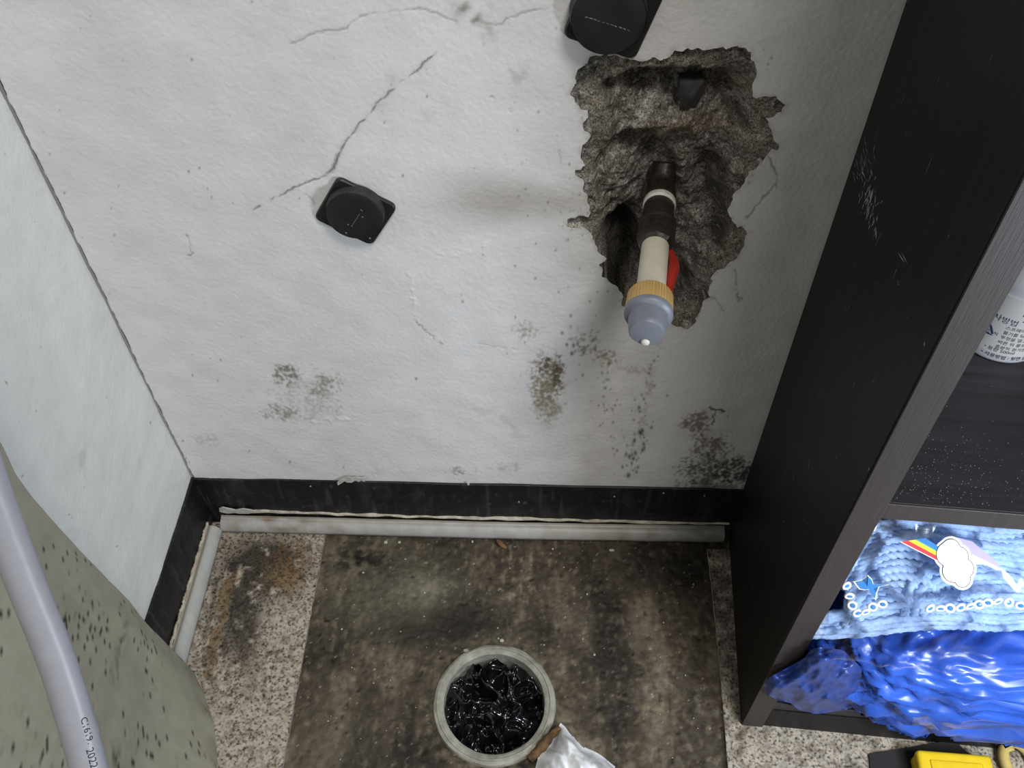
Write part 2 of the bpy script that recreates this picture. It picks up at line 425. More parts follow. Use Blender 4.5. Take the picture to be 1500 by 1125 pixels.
mould(740, 685, 30, 10, .5, (.4, .38, .3), t0=.2, sd=126); mould(672, 690, 30, 8, .7, (.25, .23, .18), t0=.3, sd=127)
# speckled drip lines
smear([(962, 500), (955, 545), (948, 590), (940, 620)], 5, .6, (.36, .34, .28)); smear([(868, 570), (866, 620), (860, 680)], 6, .2, (.52, .47, .45))
sp = [(962+4*math.sin(i*.7)-i*1.35+random.gauss(0, 5), 510+i*6.2, random.uniform(.7, 2.2)) for i in range(30)]
sp += [(945-i*.8+random.gauss(0, 8), 620+i*2.2, random.uniform(.8, 2.8)) for i in range(36)]
sp += [(915+random.gauss(0, 16), 640+random.gauss(0, 35), random.uniform(.6, 1.7)) for i in range(40)]
sp += [(885+random.gauss(0, 12), 570+random.gauss(0, 34), random.uniform(.6, 1.5)) for i in range(30)]
sp += [(850+random.gauss(0, 14), 505+random.gauss(0, 20), random.uniform(.8, 2.2)) for i in range(30)]
sp += [(random.uniform(60, 1180), random.uniform(0, 690), random.uniform(.6, 1.7)) for i in range(110)]
sp += [(random.gauss(820, 60), random.gauss(330, 120), random.uniform(.6, 1.6)) for i in range(70)]
for (sx_, sy_, r_) in sp:
    wpt = at((sx_, sy_), 1, 0)
    i0 = int(np.searchsorted(xs, wpt[0])); j0 = int(np.searchsorted(zs, wpt[2]))
    a0, a1, b0, b1 = max(i0-6, 0), i0+7, max(j0-6, 0), j0+7
    s_ = np.s_[a0:a1, b0:b1]
    m = np.clip(min(.9, .38*r_+.1)*np.exp(-(((U[s_]-sx_)/r_)**2+((V_[s_]-sy_)/(r_*1.4))**2)), 0, 1)[..., None]
    C[s_] = C[s_]*(1-m)+np.array([.06, .055, .05])*m
# old hairline gap along the corner
jag = .0016+.0009*fbm(X*0, Z, 60, 4, 130)
gm = np.exp(-((X-XL)/np.maximum(jag, .0004))**4); blend(gm, (.015, .014, .012)); H = H-.003*gm
# dirty paint edge round the hole
blend(.55*np.exp(-(bd/.0022)**2)*near*sst(-.3, .3, fbm(X, Z, 200, 2, 140)), (.42, .40, .36))
Vw = np.stack([X, -H, Z], -1).reshape(-1, 3)
F = gridfaces(len(xs), len(zs), mask)
v, f, c = compact(Vw, F, C.reshape(-1, 3))
wall_back = from_np('wall_back', v, f, M_wall, None, True, c)
tag(wall_back, 'white painted plaster wall with mould stains and a broken-out hole', None, None, 'structure')

# ------------------------------------------------------------------ broken mortar inside the hole
CS = .0009
cx_ = np.arange(.0, .150, CS); cz_ = np.arange(.268, .522, CS)
X, Z = np.meshgrid(cx_, cz_, indexing='ij')
ins = inside(X, Z, hole_f); bd, bx, bz = nearest_on(X, Z, hole_f)
snap = bd < CS*.75
X2 = np.where(snap, bx, X); Z2 = np.where(snap, bz, Z)
keep = ins | snap
mask = keep[:-1, :-1] & keep[1:, :-1] & keep[:-1, 1:] & keep[1:, 1:]
U, V_ = proj(np.stack([X2, np.zeros_like(X2), Z2], -1).reshape(-1, 3)); U = U.reshape(X.shape); V_ = V_.reshape(X.shape)
Uw = U+10*fbm(X, Z, 60, 3, 201); Vw_ = V_+8*fbm(X, Z, 60, 3, 205)
def G(cx, cy, rx, ry, p=1.0): return np.exp(-(((Uw-cx)/rx)**2+((Vw_-cy)/ry)**2)**p)
# distance to rim in metres -> shallow peeled margin, then the pit
pit_poly = [(905, 108), (950, 106), (1000, 104), (1040, 106), (1066, 118), (1082, 140), (1100, 165), (1108, 200), (1092, 232), (1072, 262), (1058, 300), (1070, 345), (1050, 378),
            (1025, 408), (1015, 450), (985, 462), (930, 440), (895, 400), (885, 372), (888, 330), (872, 290), (866, 255), (878, 232), (895, 205), (890, 170), (882, 140), (890, 118)]
pin = inside(Uw, Vw_, pit_poly); pd = polydist(Uw, Vw_, pit_poly+[pit_poly[0]]); sd = np.where(pin, pd, -pd)
D = .0030+.0012*fbm(X, Z, 60, 3, 210)
D = D+.011*sst(-4, 18, sd)
D = D+.015*G(985, 132, 75, 28, 1.4)*sst(100, 120, Vw_)          # hollow below the top ledge
D = D+.012*G(1065, 150, 34, 40)+.010*G(1080, 190, 30, 40)
D = D-.006*G(950, 196, 62, 15)+.010*G(945, 232, 66, 22, 1.3)*sst(198, 208, Vw_)
D = D+.014*G(1040, 290, 26, 60)+.016*G(965, 265, 26, 26)
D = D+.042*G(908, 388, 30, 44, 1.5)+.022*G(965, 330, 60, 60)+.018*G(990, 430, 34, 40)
D = D-.008*G(895, 290, 26, 32)-.006*G(1005, 300, 18, 30)
D = D+(.0034*fbm(X, Z, 60, 4, 220)+.0010*ridged(X, Z, 150, 2, 230)-.001)*sst(-8, 14, sd)+.0006*fbm(X, Z, 300, 3, 240)+.0004*fbm(X, Z, 560, 1, 241)
D = np.maximum(D, .0015)
rim = np.where(snap, 0, sst(0, .0012, bd))
D = D*rim
C = np.ones(X.shape+(3,))*np.array([.185, .168, .145])
nn = fbm(X, Z, 60, 4, 250)
blend(sst(.05, .6, nn)*.9, (.40, .375, .34)); blend(sst(.0, .7, -nn)*.75, (.085, .078, .068))
blend(.75*sst(.2, .7, fbm(X, Z, 330, 3, 255)), (.46, .45, .43))
blend(.75*sst(.2, .7, fbm(X, Z, 330, 3, 259)), (.04, .038, .036))
blend(.85*np.exp(-(np.maximum(sd, -40)-(-14))**2/160.)*(sd < 4)*sst(-.5, .4, fbm(X, Z, 90, 3, 262)), (.25, .225, .175))   # buff mortar margin
blend(.55*G(1010, 205, 70, 16), (.36, .28, .2))
C = C*1.35
blend(.85*G(905, 385, 30, 45, 1.4), (.04, .036, .032)); blend(.7*G(1045, 285, 24, 55), (.07, .062, .053)); blend(.6*G(985, 430, 45, 45), (.08, .07, .06))  # shade of the deep pits painted into the mortar colour
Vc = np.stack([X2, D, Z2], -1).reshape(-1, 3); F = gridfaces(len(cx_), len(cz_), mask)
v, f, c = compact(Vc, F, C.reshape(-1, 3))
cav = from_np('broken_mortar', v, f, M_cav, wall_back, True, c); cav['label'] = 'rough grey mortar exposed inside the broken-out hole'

def rock(name, center, rad, m, parent, seed, squash=(1, 1, 1), sub=3, amp=.35):
    bm = bmesh.new(); bmesh.ops.create_icosphere(bm, subdivisions=sub, radius=1)
    r2 = random.Random(seed); planes = [(Vector((r2.gauss(0, 1), r2.gauss(0, 1), r2.gauss(0, 1))).normalized(), r2.uniform(.6, .95)) for _ in range(9)]
    for v in bm.verts:
        p = v.co.copy()
        for n, d in planes:
            e = p.dot(n)-d
            if e > 0: p -= n*e
        p *= 1+amp*.12*math.sin(9*p.x+seed)*math.cos(8*p.z)
        v.co = Vector(center)+Vector((p.x*squash[0], p.y*squash[1], p.z*squash[2]))*rad
    return from_bm(name, bm, m, parent, False)
p = at((1011, 132), 1, .016)
bm = bmesh.new(); r2 = random.Random(12)
for (x, y, z) in ((-.008, -.006, .009), (.006, -.007, .010), (.0085, -.004, .002), (.005, -.003, -.009), (-.003, -.004, -.0105), (-.0085, -.004, -.001), (-.001, -.0095, .001), (-.007, .008, .007), (.007, .008, .008), (.004, .008, -.007), (-.005, .008, -.006)):
    bm.verts.new(Vector(p)+Vector((x, y, z)))
bmesh.ops.convex_hull(bm, input=bm.verts[:]); bmesh.ops.bevel(bm, geom=bm.edges[:], offset=.0006, segments=1, affect='EDGES')
from_bm('stone_chunk', bm, M_stone, wall_back)['label'] = 'dark angular stone stuck in the upper hollow'

# ================================================================== wall_left
ys = axis([(-1.3, -.30, .1), (-.30, 0, .0012)]); zs = axis([(0, .06, .01), (.06, .50, .0012), (.50, 1.35, .085)])
Y, Z = np.meshgrid(ys, zs, indexing='ij')
H = .0007*fbm(Y, Z, 22, 2, 303)+.00012*fbm(Y, Z, 120, 3, 309)+.00006*fbm(Y, Z, 420, 2, 321)
U, V_ = proj(np.stack([np.full_like(Y, XL), Y, Z], -1).reshape(-1, 3)); U = U.reshape(Y.shape); V_ = V_.reshape(Y.shape)
X = Y
C = np.ones(Y.shape+(3,))*np.array([.74, .76, .75])
blend(.25*sst(.1, .6, fbm(Y, Z, 9, 3, 340)), (.66, .67, .64))
blend(.25*sst(.5, .9, fbm(Y, Z, 50, 4, 341)), (.60, .60, .58)); blend(.8*sst(.95, 1.1, fbm(Y, Z, 150, 3, 345)), (.2, .19, .17))
smear([(122, 650), (118, 700)], 7, .4, (.45, .44, .42))
jag = .0006+.0004*fbm(Y*0, Z, 160, 3, 330); gm = .0*Y; blend(gm, (.015, .014, .012)); H = H-.003*gm
F = gridfaces(len(ys), len(zs))
wall_left = from_np('wall_left', np.stack([XL+H, Y, Z], -1).reshape(-1, 3), F[:, ::-1], M_wall, None, True, C.reshape(-1, 3))
tag(wall_left, 'white painted plaster side wall meeting the holed wall at a cracked corner', None, None, 'structure')

# ================================================================== floor (with drain hole)
DR = (-.031, -.176); DRo, DRi = .0525, .043
xs = axis([(XL, .21, .0013), (.21, .95, .06)]); ys = axis([(-1.3, -.60, .07), (-.60, -.28, .003), (-.28, 0, .0013)])
X, Y = np.meshgrid(xs, ys, indexing='ij')
rr = np.hypot(X-DR[0], Y-DR[1]); Rh = DRo-.002
sn = np.abs(rr-Rh) < .0009; X = np.where(sn, DR[0]+(X-DR[0])*Rh/np.maximum(rr, 1e-6), X); Y = np.where(sn, DR[1]+(Y-DR[1])*Rh/np.maximum(rr, 1e-6), Y)
keep = (rr >= Rh) | sn; mask = keep[:-1, :-1] & keep[1:, :-1] & keep[:-1, 1:] & keep[1:, 1:]
U, V_ = proj(np.stack([X, Y, 0*X], -1).reshape(-1, 3)); U = U.reshape(X.shape); V_ = V_.reshape(X.shape)
Hf = .0011*fbm(X, Y, 25, 3, 403)+.0006*fbm(X, Y, 140, 4, 409)
pits = sst(.55, .75, fbm(X, Y, 150, 2, 412)); Hf = Hf-.0012*pits
C = np.ones(X.shape+(3,))*np.array([.105, .088, .066])
n2 = fbm(X*1.6, Y*.8, 14, 5, 420)
blend(.75*sst(.0, .7, n2), (.20, .178, .135)); blend(.75*sst(.05, .7, -n2), (.045, .037, .03))
n3 = fbm(X*1.5, Y*.9, 110, 5, 425); blend(.45*sst(.1, .9, n3), (.25, .225, .17)); blend(.4*sst(.1, .9, -n3), (.035, .03, .024))
Z = Y
def Gp(cx, cy, rx, ry, p=1.): return np.exp(-(((U-cx)/rx)**2+((V_-cy)/ry)**2)**p)
blend(.6*Gp(580, 870, 110, 60), (.165, .16, .125)); blend(.4*Gp(620, 860, 40, 20), (.25, .25, .225)); blend(.55*Gp(900, 940, 80, 60)*sst(-.4, .5, n2), (.24, .225, .19))
blend(.9*Gp(525, 820, 45, 22)*sst(-.4, .3, fbm(X, Y, 90, 3, 430)), (.022, .019, .018)); blend(.7*Gp(690, 910, 70, 24), (.04, .034, .03))
blend(.55*Gp(1010, 830, 110, 40), (.03, .026, .022)); blend(.5*Gp(755, 850, 20, 55)*sst(-.1, .6, n3), (.3, .27, .2)); blend(.5*Gp(480, 1080, 60, 70), (.18, .165, .125)); blend(.6*Gp(600, 930, 80, 20), (.04, .034, .028))
blend(.8*np.exp(-((rr-DRo)/.012)**2)*sst(-.3, .6, fbm(X, Y, 120, 3, 433)), (.19, .17, .12))
blend(.5*sst(.75, .95, fbm(X, Y, 300, 3, 440)), (.4, .37, .3)); blend(.6*pits*sst(0, .4, fbm(X, Y, 40, 2, 445)), (.025, .022, .018))
C = C*np.clip(C.mean(-1, keepdims=True)/.115, .2, 2.2)**.75*np.array([.70, .65, .585])
F = gridfaces(len(xs), len(ys), mask); v, f, c = compact(np.stack([X, Y, Hf-.0012], -1).reshape(-1, 3), F, C.reshape(-1, 3))
floor = from_np('floor', v, f, M_floor, None, True, c)
tag(floor, 'dark stained cement floor with granite-print vinyl at its sides', None, None, 'structure')

# vinyl sheets lying on the floor: child pieces with thickness
def vinyl(name, poly, step, top, marks):
    global C, X, Z, U, V_
    xa = [p[0] for p in poly]; ya = [p[1] for p in poly]
    xs = np.arange(min(xa)-step, max(xa)+2*step, step); ys = np.arange(min(ya)-step, max(ya)+2*step, step)
    X, Y = np.meshgrid(xs, ys, indexing='ij'); Z = Y
    ins = inside(X, Y, poly); bd, bx, by = nearest_on(X, Y, poly); sn = bd < step*.72
    X = np.where(sn, bx, X); Y = np.where(sn, by, Y); Z = Y; keep = ins | sn
    mask = keep[:-1, :-1] & keep[1:, :-1] & keep[:-1, 1:] & keep[1:, 1:]
    U, V_ = proj(np.stack([X, Y, 0*X+top], -1).reshape(-1, 3)); U = U.reshape(X.shape); V_ = V_.reshape(X.shape)
    C = np.ones(X.shape+(3,))*np.array([.47, .43, .37]); marks(X, Y)
    H = top+.0005*fbm(X, Y, 25, 2, 503)
    F = gridfaces(len(xs), len(ys), mask); v, f, c = compact(np.stack([X, Y, H], -1).reshape(-1, 3), F, C.reshape(-1, 3))
    o = from_np(name, v, f, M_vinyl, floor, True, c)
    pr = crumble(poly, .0008, .006); n = len(pr); Vs = []; Fs = []
    for (x, y) in pr: Vs += [(x, y, -.0025), (x, y, top)]
    for i in range(n):
        j = (i+1) % n; Fs.append((2*i, 2*j, 2*j+1, 2*i+1))
    from_lists('cut_edge', Vs, Fs, M_edge, o)
    return o
def grime_left(X, Y):
    n = fbm(X, Y, 60, 4, 520); n5 = fbm(X, Y, 150, 3, 522)
    blend(.35*sst(.0, .8, n), (.48, .40, .30))
    blend(.97*np.clip(1.5*Gp(388, 832, 62, 44, 1.3), 0, 1)*sst(-1.0, -.3, n+.5*n5), (.03, .024, .019))
    blend(.95*np.clip(1.5*Gp(356, 905, 24, 66, 1.2), 0, 1)*sst(-.9, -.2, n+.4*n5), (.04, .031, .024))
    blend(.7*Gp(330, 940, 60, 90)*sst(-.3, .5, n5), (.16, .13, .1))
    blend(.85*Gp(432, 812, 26, 26, 1.2)*sst(-.3, .3, n5), (.22, .12, .04)); blend(.6*Gp(420, 848, 30, 26), (.33, .22, .1))
    blend(.7*Gp(385, 965, 40, 18)*sst(-.3, .3, n5), (.12, .085, .05)); blend(.6*Gp(345, 1020, 60, 40)*sst(0, .5, n), (.2, .16, .11))
    m = (polydist(U+1.5*n5, V_, [(335, 845), (305, 985)]) < 9.5)*1.; blend(.85*m*sst(-.8, .1, n), (.2, .135, .065))
    m = polydist(U+4*n5, V_+4*n, [(356, 835), (342, 880), (326, 960)]); blend(.8*np.exp(-(m/5)**2), (.06, .048, .038))
    m = polydist(U+3*n5, V_, [(318, 850), (300, 935)]); blend(.7*np.exp(-(m/4)**2), (.07, .055, .04))
    m = polydist(U, V_, [(352, 838), (347, 855)]); blend(.8*np.exp(-(m/4)**2), (.6, .52, .4))
    blend(.55*Gp(330, 800, 40, 16), (.3, .25, .19)); blend(.8*sst(.55, .75, fbm(X, Y, 300, 2, 530)), (.05, .042, .035))
def marks_right(X, Y):
    n = fbm(X, Y, 70, 4, 540)
    blend(.85*sst(-.24, -.06, Y)*sst(-.9, .4, n), (.13, .11, .085)); blend(.8*sst(.0, .5, n)*sst(-.235, -.15, Y), (.035, .03, .025))  # vinyl gets darker and blotchier towards the wall
    blend(.5*sst(.1, .7, n), (.3, .27, .22)); blend(.85*Gp(1085, 1085, 14, 40)*sst(-.3, .3, n), (.1, .065, .04)); blend(.6*sst(.4, .7, fbm(X, Y, 220, 2, 544)), (.06, .05, .042))
v1 = vinyl('vinyl_sheet', [(XL+.001, -.004), (-.2035, -.006), (-.2015, -.20), (-.2005, -.70), (XL+.001, -.70)], .0013, .0016, grime_left)
v1['label'] = 'granite-print vinyl strip along the left wall, stained brown and black'
v2 = vinyl('vinyl_sheet', [(.1667, -.022), (.215, -.022), (.215, -.13), (.90, -.15), (.90, -.70), (.157, -.70), (.1605, -.225), (.165, -.12)], .0022, .0022, marks_right)
v2['label'] = 'granite-print vinyl sheet under and before the dark cabinet'

# ================================================================== baseboards
def strip(name, P0, P1, nrm, z0, z1, th, parent, m, seed, nl=240, nz=26, chips=None):
    global C, X, Z
    u = np.linspace(0, 1, nl); t = np.linspace(0, 1, nz); Ug, T = np.meshgrid(u, t, indexing='ij')
    P0 = np.array(P0); P1 = np.array(P1); nrm = np.array(nrm); L = np.linalg.norm(P1-P0); S = Ug*L
    X = S; Z = T*(z1-z0)
    off = th+.0008*fbm(S, Z, 12, 3, seed)+.0003*fbm(S, Z, 60, 2, seed+3)
    off = np.where(T > .985, .0001, off)
    B = P0+(P1-P0)*Ug[..., None]+nrm*off[..., None]; zz = z0+(z1-z0)*np.minimum(T, .97)/.97
    zz = zz+.0012*fbm(S, 0*S, 9, 3, seed+9)*(T > .9)
    C = np.ones(S.shape+(3,))*np.array([.009, .0092, .011])
    blend(.25*sst(.1, .8, fbm(S, Z*.4, 60, 4, seed+20)), (.06, .06, .065)); blend(.25*sst(.6, .9, fbm(S, Z, 150, 4, seed+25)), (.16, .16, .16))
    blend(.35*sst(.3, .9, fbm(S*3, Z*.25, 60, 3, seed+28)), (.09, .09, .095)); blend(.5*sst(.35, 0, T)*sst(-.1, .5, fbm(S, Z, 50, 3, seed+33)), (.12, .10, .075))
    if chips is not None: chips(S, T)
    V = np.concatenate([B.reshape(-1, 3)[:, :2], zz.reshape(-1, 1)], 1)
    return from_np(name, V, gridfaces(nl, nz), m, parent, True, C.reshape(-1, 3))
bb = strip('baseboard_back', (XL, 0, 0), (.2, 0, 0), (0, -1, 0), .0, HB, .0022, None, M_base, 601, 420, 60)
tag(bb, 'black vinyl skirting along the holed back wall', None, None, 'structure')
bl = strip('baseboard_left', (XL, 0, 0), (XL, -1.2, 0), (1, 0, 0), .0, HB, .0022, None, M_base, 631, 700, 40)
tag(bl, 'black vinyl skirting along the left wall', None, None, 'structure')
def blob(name, pts, y, th, m, parent, axis_='y', jit=.0):
    """flat chip of paint: outline (px) on plane y, thickness th towards the room"""
    P = [at(p, 1, y) for p in pts]; n = len(P); V = []; F = []
    for q in P: V += [(q[0], y, q[2]), (q[0]*1.0, y-th, q[2])]
    F.append(tuple(2*i+1 for i in range(n))); F.append(tuple(2*i for i in range(n-1, -1, -1)))
    for i in range(n):
        j = (i+1) % n; F.append((2*i, 2*j, 2*j+1, 2*i+1))
    bm = bmesh.new(); bv = [bm.verts.new(v) for v in V]
    for f in F: bm.faces.new([bv[k] for k in f])
    bmesh.ops.triangulate(bm, faces=bm.faces[:])
    return from_bm(name, bm, m, parent)
M_paintchip = mat('white_paint_chip', (.5, .49, .46), .8, n1=(200, 4, .3))
blob('paint_chip', [(494, 706), (497, 703), (502, 701), (509, 698), (516, 699), (522, 698), (527, 699), (536, 699), (537, 702), (534, 705), (529, 703), (526, 705), (520, 703), (516, 706), (509, 706), (505, 704), (499, 708), (495, 710)], -.0024, .0008, M_paintchip, bb)
blob('paint_chip', [(684, 707), (688, 707), (688, 710), (685, 710)], -.0024, .0006, M_paintchip, bb)
for (cx, cy) in ((972, 722), (1032, 726), (455, 712), (760, 735), (900, 727)):
    blob('paint_chip', [(cx-1.2, cy), (cx, cy-1.3), (cx+1.2, cy), (cx, cy+1.2)], -.0026, .0005, M_paintchip, bb)
# torn pale backing edge along the skirting foot
def torn(name, line, x0, x1, parent):
    n = 150; V = []; F = []
    for i in range(n):
        t = i/(n-1); x = x0+(x1-x0)*t; k = line(t)
        hgt = .0030*(1-.3*t)*(.75+.5*float(perlin(x*90, 3.3, 8)))+.0006
        out = .0045+.0012*float(perlin(x*60, 1.3, 5))
        zz = k+.0008*float(perlin(x*45, 7.1, 4))
        V += [(x, -.0015, zz+hgt), (x, -out+.0006, zz+hgt*.85), (x, -out, zz+hgt*.3), (x, -out+.0007, zz), (x, -.0015, zz)]
    for i in range(n-1):
        for j in range(4): F.append((5*i+j, 5*i+j+1, 5*i+5+j+1, 5*i+5+j))
    return from_lists(name, V, F, M_torn, parent, True)
torn('torn_backing', lambda t: .0203-.0035*t-.0008*math.sin(t*3), -.305, .187, bb)
blob('torn_flap', [(321, 744), (326, 742), (336, 744), (345, 746), (356, 744), (368, 746), (374, 748), (366, 751), (352, 751), (343, 750), (334, 751), (324, 749)], -.004, .0012, M_paintchip, bb)

# ================================================================== mouldings
def moulding(name, org, along, out, L, lift, label, dirt):
    prof = [(.0030, .0), (.0030, .0125), (.0042, .0139), (.0052, .0132), (.0060, .0120), (.0075, .0122), (.0098, .0116), (.0122, .0098), (.0140, .0070), (.0149, .0036), (.0150, .0004), (.0125, .0002)]
    n = 220; V = []; C_ = []; F = []; k = len(prof)
    org = Vector(org); along = Vector(along); out = Vector(out)
    for i in range(n):
        t = i/(n-1); s = L*t
        gx, gz = lift(t)
        for j, (a, b) in enumerate(prof):
            q = org+along*s+out*(a+gx+.0003*float(perlin(s*30, j*.1, 3)))+Vector((0, 0, b*1.0+gz+.0025)); V.append(q); C_.append(dirt(t, j, s))
    for i in range(n-1):
        for j in range(k-1): F.append((i*k+j, i*k+j+1, (i+1)*k+j+1, (i+1)*k+j))
    V = V+[V[j] for j in range(k)]+[V[(n-1)*k+j] for j in range(k)]; C_ = C_+C_[:k]+C_[(n-1)*k:n*k]
    me = bpy.data.meshes.new(name); me.from_pydata(V, [], F+[tuple(n*k+j for j in range(k)), tuple(n*k+k+j for j in range(k-1, -1, -1))]); me.update()
    a = me.color_attributes.new('Col', 'FLOAT_COLOR', 'POINT'); cc = np.ones((len(V), 4), np.float32); cc[:, :3] = np.array(C_); a.data.foreach_set('color', cc.ravel())
    o = link(name, me, M_trim, None, True); tag(o, label, None, None, 'structure'); return o
def dirt_b(t, j, s):
    base = np.array([.40, .395, .375]); n = float(fbm(np.array(s), np.array(j*.004), 55, 4, 701)); n2 = float(fbm(np.array(s), np.array(j*.003), 18, 3, 709))
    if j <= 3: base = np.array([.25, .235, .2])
    m = min(1, max(0, (n+.35)*.8))*(.8*math.exp(-((t-.12)/.09)**2)+.3); base = base*(1-m)+np.array([.19, .13, .075])*m
    m = min(1, max(0, n2*1.2))*.5; base = base*(1-m)+np.array([.33, .31, .27])*m
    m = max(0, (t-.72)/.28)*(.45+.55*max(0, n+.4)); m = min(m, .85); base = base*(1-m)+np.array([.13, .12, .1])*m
    return base
def dirt_l(t, j, s):
    base = np.array([.44, .45, .43]); n = float(fbm(np.array(s), np.array(j*.004), 60, 4, 721))
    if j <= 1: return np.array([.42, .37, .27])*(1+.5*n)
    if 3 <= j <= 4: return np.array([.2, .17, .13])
    m = min(1, max(0, n))*.35; return base*(1-m)+np.array([.36, .33, .28])*m
t1 = moulding('trim_1', (-.3045, 0, 0), (1, 0, 0), (0, -1, 0), .487, lambda t: (.0008+.001*math.sin(t*4), .0003+.0007*math.sin(t*6)), 'grimy white plastic moulding at the foot of the back wall', dirt_b)
t2 = moulding('trim_2', (XL, -.016, 0), (0, -1, 0), (1, 0, 0), .6, lambda t: (.0012*math.sin(t*5), .0004), 'clean pale plastic moulding at the foot of the left wall', dirt_l)
torn_l = [(XL+.0035+.0004*math.sin(i*.9), -.014-i*.002, .0172+.0003*math.sin(i*1.7)) for i in range(130)]
V, F = sweep(torn_l, lambda u: .0014+.0004*math.sin(u*390), 8); from_lists('torn_backing', V, F, M_torn, bl, True)

# ================================================================== cabinet (dark wood), turned slightly
ang = math.atan2(XF-XC, -YF)          # small turn
cab = thing('shelf_cabinet', 'dark wood open shelf cabinet standing against the white wall', 'cabinet', (XC, -.004, .0024))
cab.rotation_euler = (0, 0, ang)      # local -Y is front
DEP = math.hypot(XF-XC, YF)-.004; TH = .0178; CW = .46; CH = 1.05
def part(name, m, f, parent=cab, sm=False):
    bm = bmesh.new(); f(bm); me = bpy.data.meshes.new(name)
    bmesh.ops.recalc_face_normals(bm, faces=bm.faces[:]); bm.to_mesh(me); bm.free()
    o = link(name, me, m, None, sm); o.parent = parent; return o
sp_ = part('side_panel', M_wood, lambda b: box(b, 0, TH, -DEP+.0012, 0, 0, CH, .0004, 1))
eb = part('edge_band', M_band, lambda b: box(b, .0004, TH-.0002, -DEP-.0006, -DEP+.0012, 0, CH, .0003, 1))
eb['label'] = 'brown front edge band of the side panel'
part('edge_seam', M_gap, lambda b: box(b, -.0003, .0006, -DEP+.0006, -DEP+.0016, 0, CH))
part('side_panel', M_wood, lambda b: box(b, CW-TH, CW, -DEP, 0, 0, CH, .0004, 1))
part('back_panel', M_wood, lambda b: box(b, TH, CW-TH, -.004, 0, .02, CH))
part('top_board', M_wood, lambda b: box(b, 0, CW, -DEP, 0, CH, CH+TH, .0004, 1))
part('bottom_board', M_woodshelf, lambda b: box(b, TH, CW-TH, -DEP+.002, -.004, .034, .034+.012, .0004, 1))
part('kick_plate', M_wood, lambda b: box(b, TH+.0005, CW-TH-.0005, -DEP+.001, -DEP+.014, 0, .0335, .0004, 1))
SZ = .3330
sh = part('shelf', M_woodshelf, lambda b: box(b, TH+.0004, CW-TH-.0004, -DEP+.0035, -.004, SZ-.0145, SZ, .0004, 1))
part('edge_band', M_band, lambda b: box(b, TH+.0008, CW-TH-.0008, -DEP+.0022, -DEP+.0035, SZ-.0145, SZ, .0003, 1), sh)
part('shelf', M_woodshelf, lambda b: box(b, TH+.0004, CW-TH-.0004, -DEP+.0035, -.004, .68, .695, .0004, 1))
# dust grains on the shelf (uncountable) and paint smears / nicks on the panel
def dust(b):
    r2 = random.Random(4)
    for i in range(420):
        x = TH+.002+abs(r2.gauss(0, .05)); y = -DEP+.006+abs(r2.gauss(0, .03)); s = r2.uniform(.00006, .00022)
        box(b, x-s, x+s, y-s, y+s, SZ, SZ+s)
dd = part('dust', mat('grey_dust', (.2, .19, .2), .95), dust, sh); dd['kind'] = 'stuff'
cabM = Matrix.Translation(cab.location) @ Matrix.Rotation(ang, 4, 'Z'); cabI = cabM.inverted()
pn0 = np.array(cabM @ Vector((0, 0, 0))); pn = np.array(cabM.to_3x3() @ Vector((1, 0, 0)))
def onpanel(px):
    return cabI @ Vector(atplane(px, pn0, pn))
def streaks(name, specs):
    def f(b):
        for (x0, y0, x1, y1, wd) in specs:
            a = onpanel((x0, y0)); c = onpanel((x1, y1)); d = (c-a); 
            if d.length < 1e-6: continue
            d.normalize(); s = Vector((0, -d.z, d.y))*wd
            m_ = (a+c)/2; q = [a, m_+s*(.6+random.random()*.6), c, m_-s*(.6+random.random()*.6)]
            b.faces.new([b.verts.new((-.00015, p.y, p.z)) for p in q])
    return part(name, M_smear, f, sp_)
S = []
for i in range(70):
    x = random.gauss(1276, 6); y = random.gauss(292, 17); L = random.uniform(3, 14); S.append((x, y, x-L*.25+random.gauss(0, 1), y+L, random.uniform(.0002, .0006)))
for i in range(40):
    x = random.gauss(1262, 9); y = random.gauss(238, 17); L = random.uniform(4, 14); S.append((x, y, x+L*.25+random.gauss(0, 1), y+L, random.uniform(.0001, .0003)))
S += [(1283, 330, 1284, 352, .0006), (1277, 278, 1275, 300, .0013), (1316, 370, 1326, 386, .0003), (1321, 370, 1330, 387, .0003), (1281, 212, 1280, 224, .0004), (1355, 500, 1354, 508, .0006)]
o = streaks('paint_smear', S); o['kind'] = 'stuff'; o['label'] = 'white paint smear on the panel'
S = []
for i in range(46):
    x = random.uniform(1100, 1350); y = random.uniform(380, 900)
    if x < 1190-.35*(y-400)+10 or x > 1410-.53*(y-420)-20: continue
    L = random.uniform(1.5, 5); S.append((x, y, x-.3*L, y+L, random.uniform(.0001, .0004)))
for i in range(26):
    x = random.uniform(1200, 1460); y = random.uniform(60, 620); L = random.uniform(8, 30)
    if x < 1190-.35*(y-400)+10 or x > 1410-.53*(y-420)-20: continue
    S.append((x, y, x-.4*L, y+L, .00012))
S += [(1186, 670, 1184, 690, .0004), (1163, 699, 1163, 705, .0005), (1274, 684, 1272, 690, .0006), (1162, 640, 1162, 660, .00015)]
o = streaks('scratch', S); o['kind'] = 'stuff'

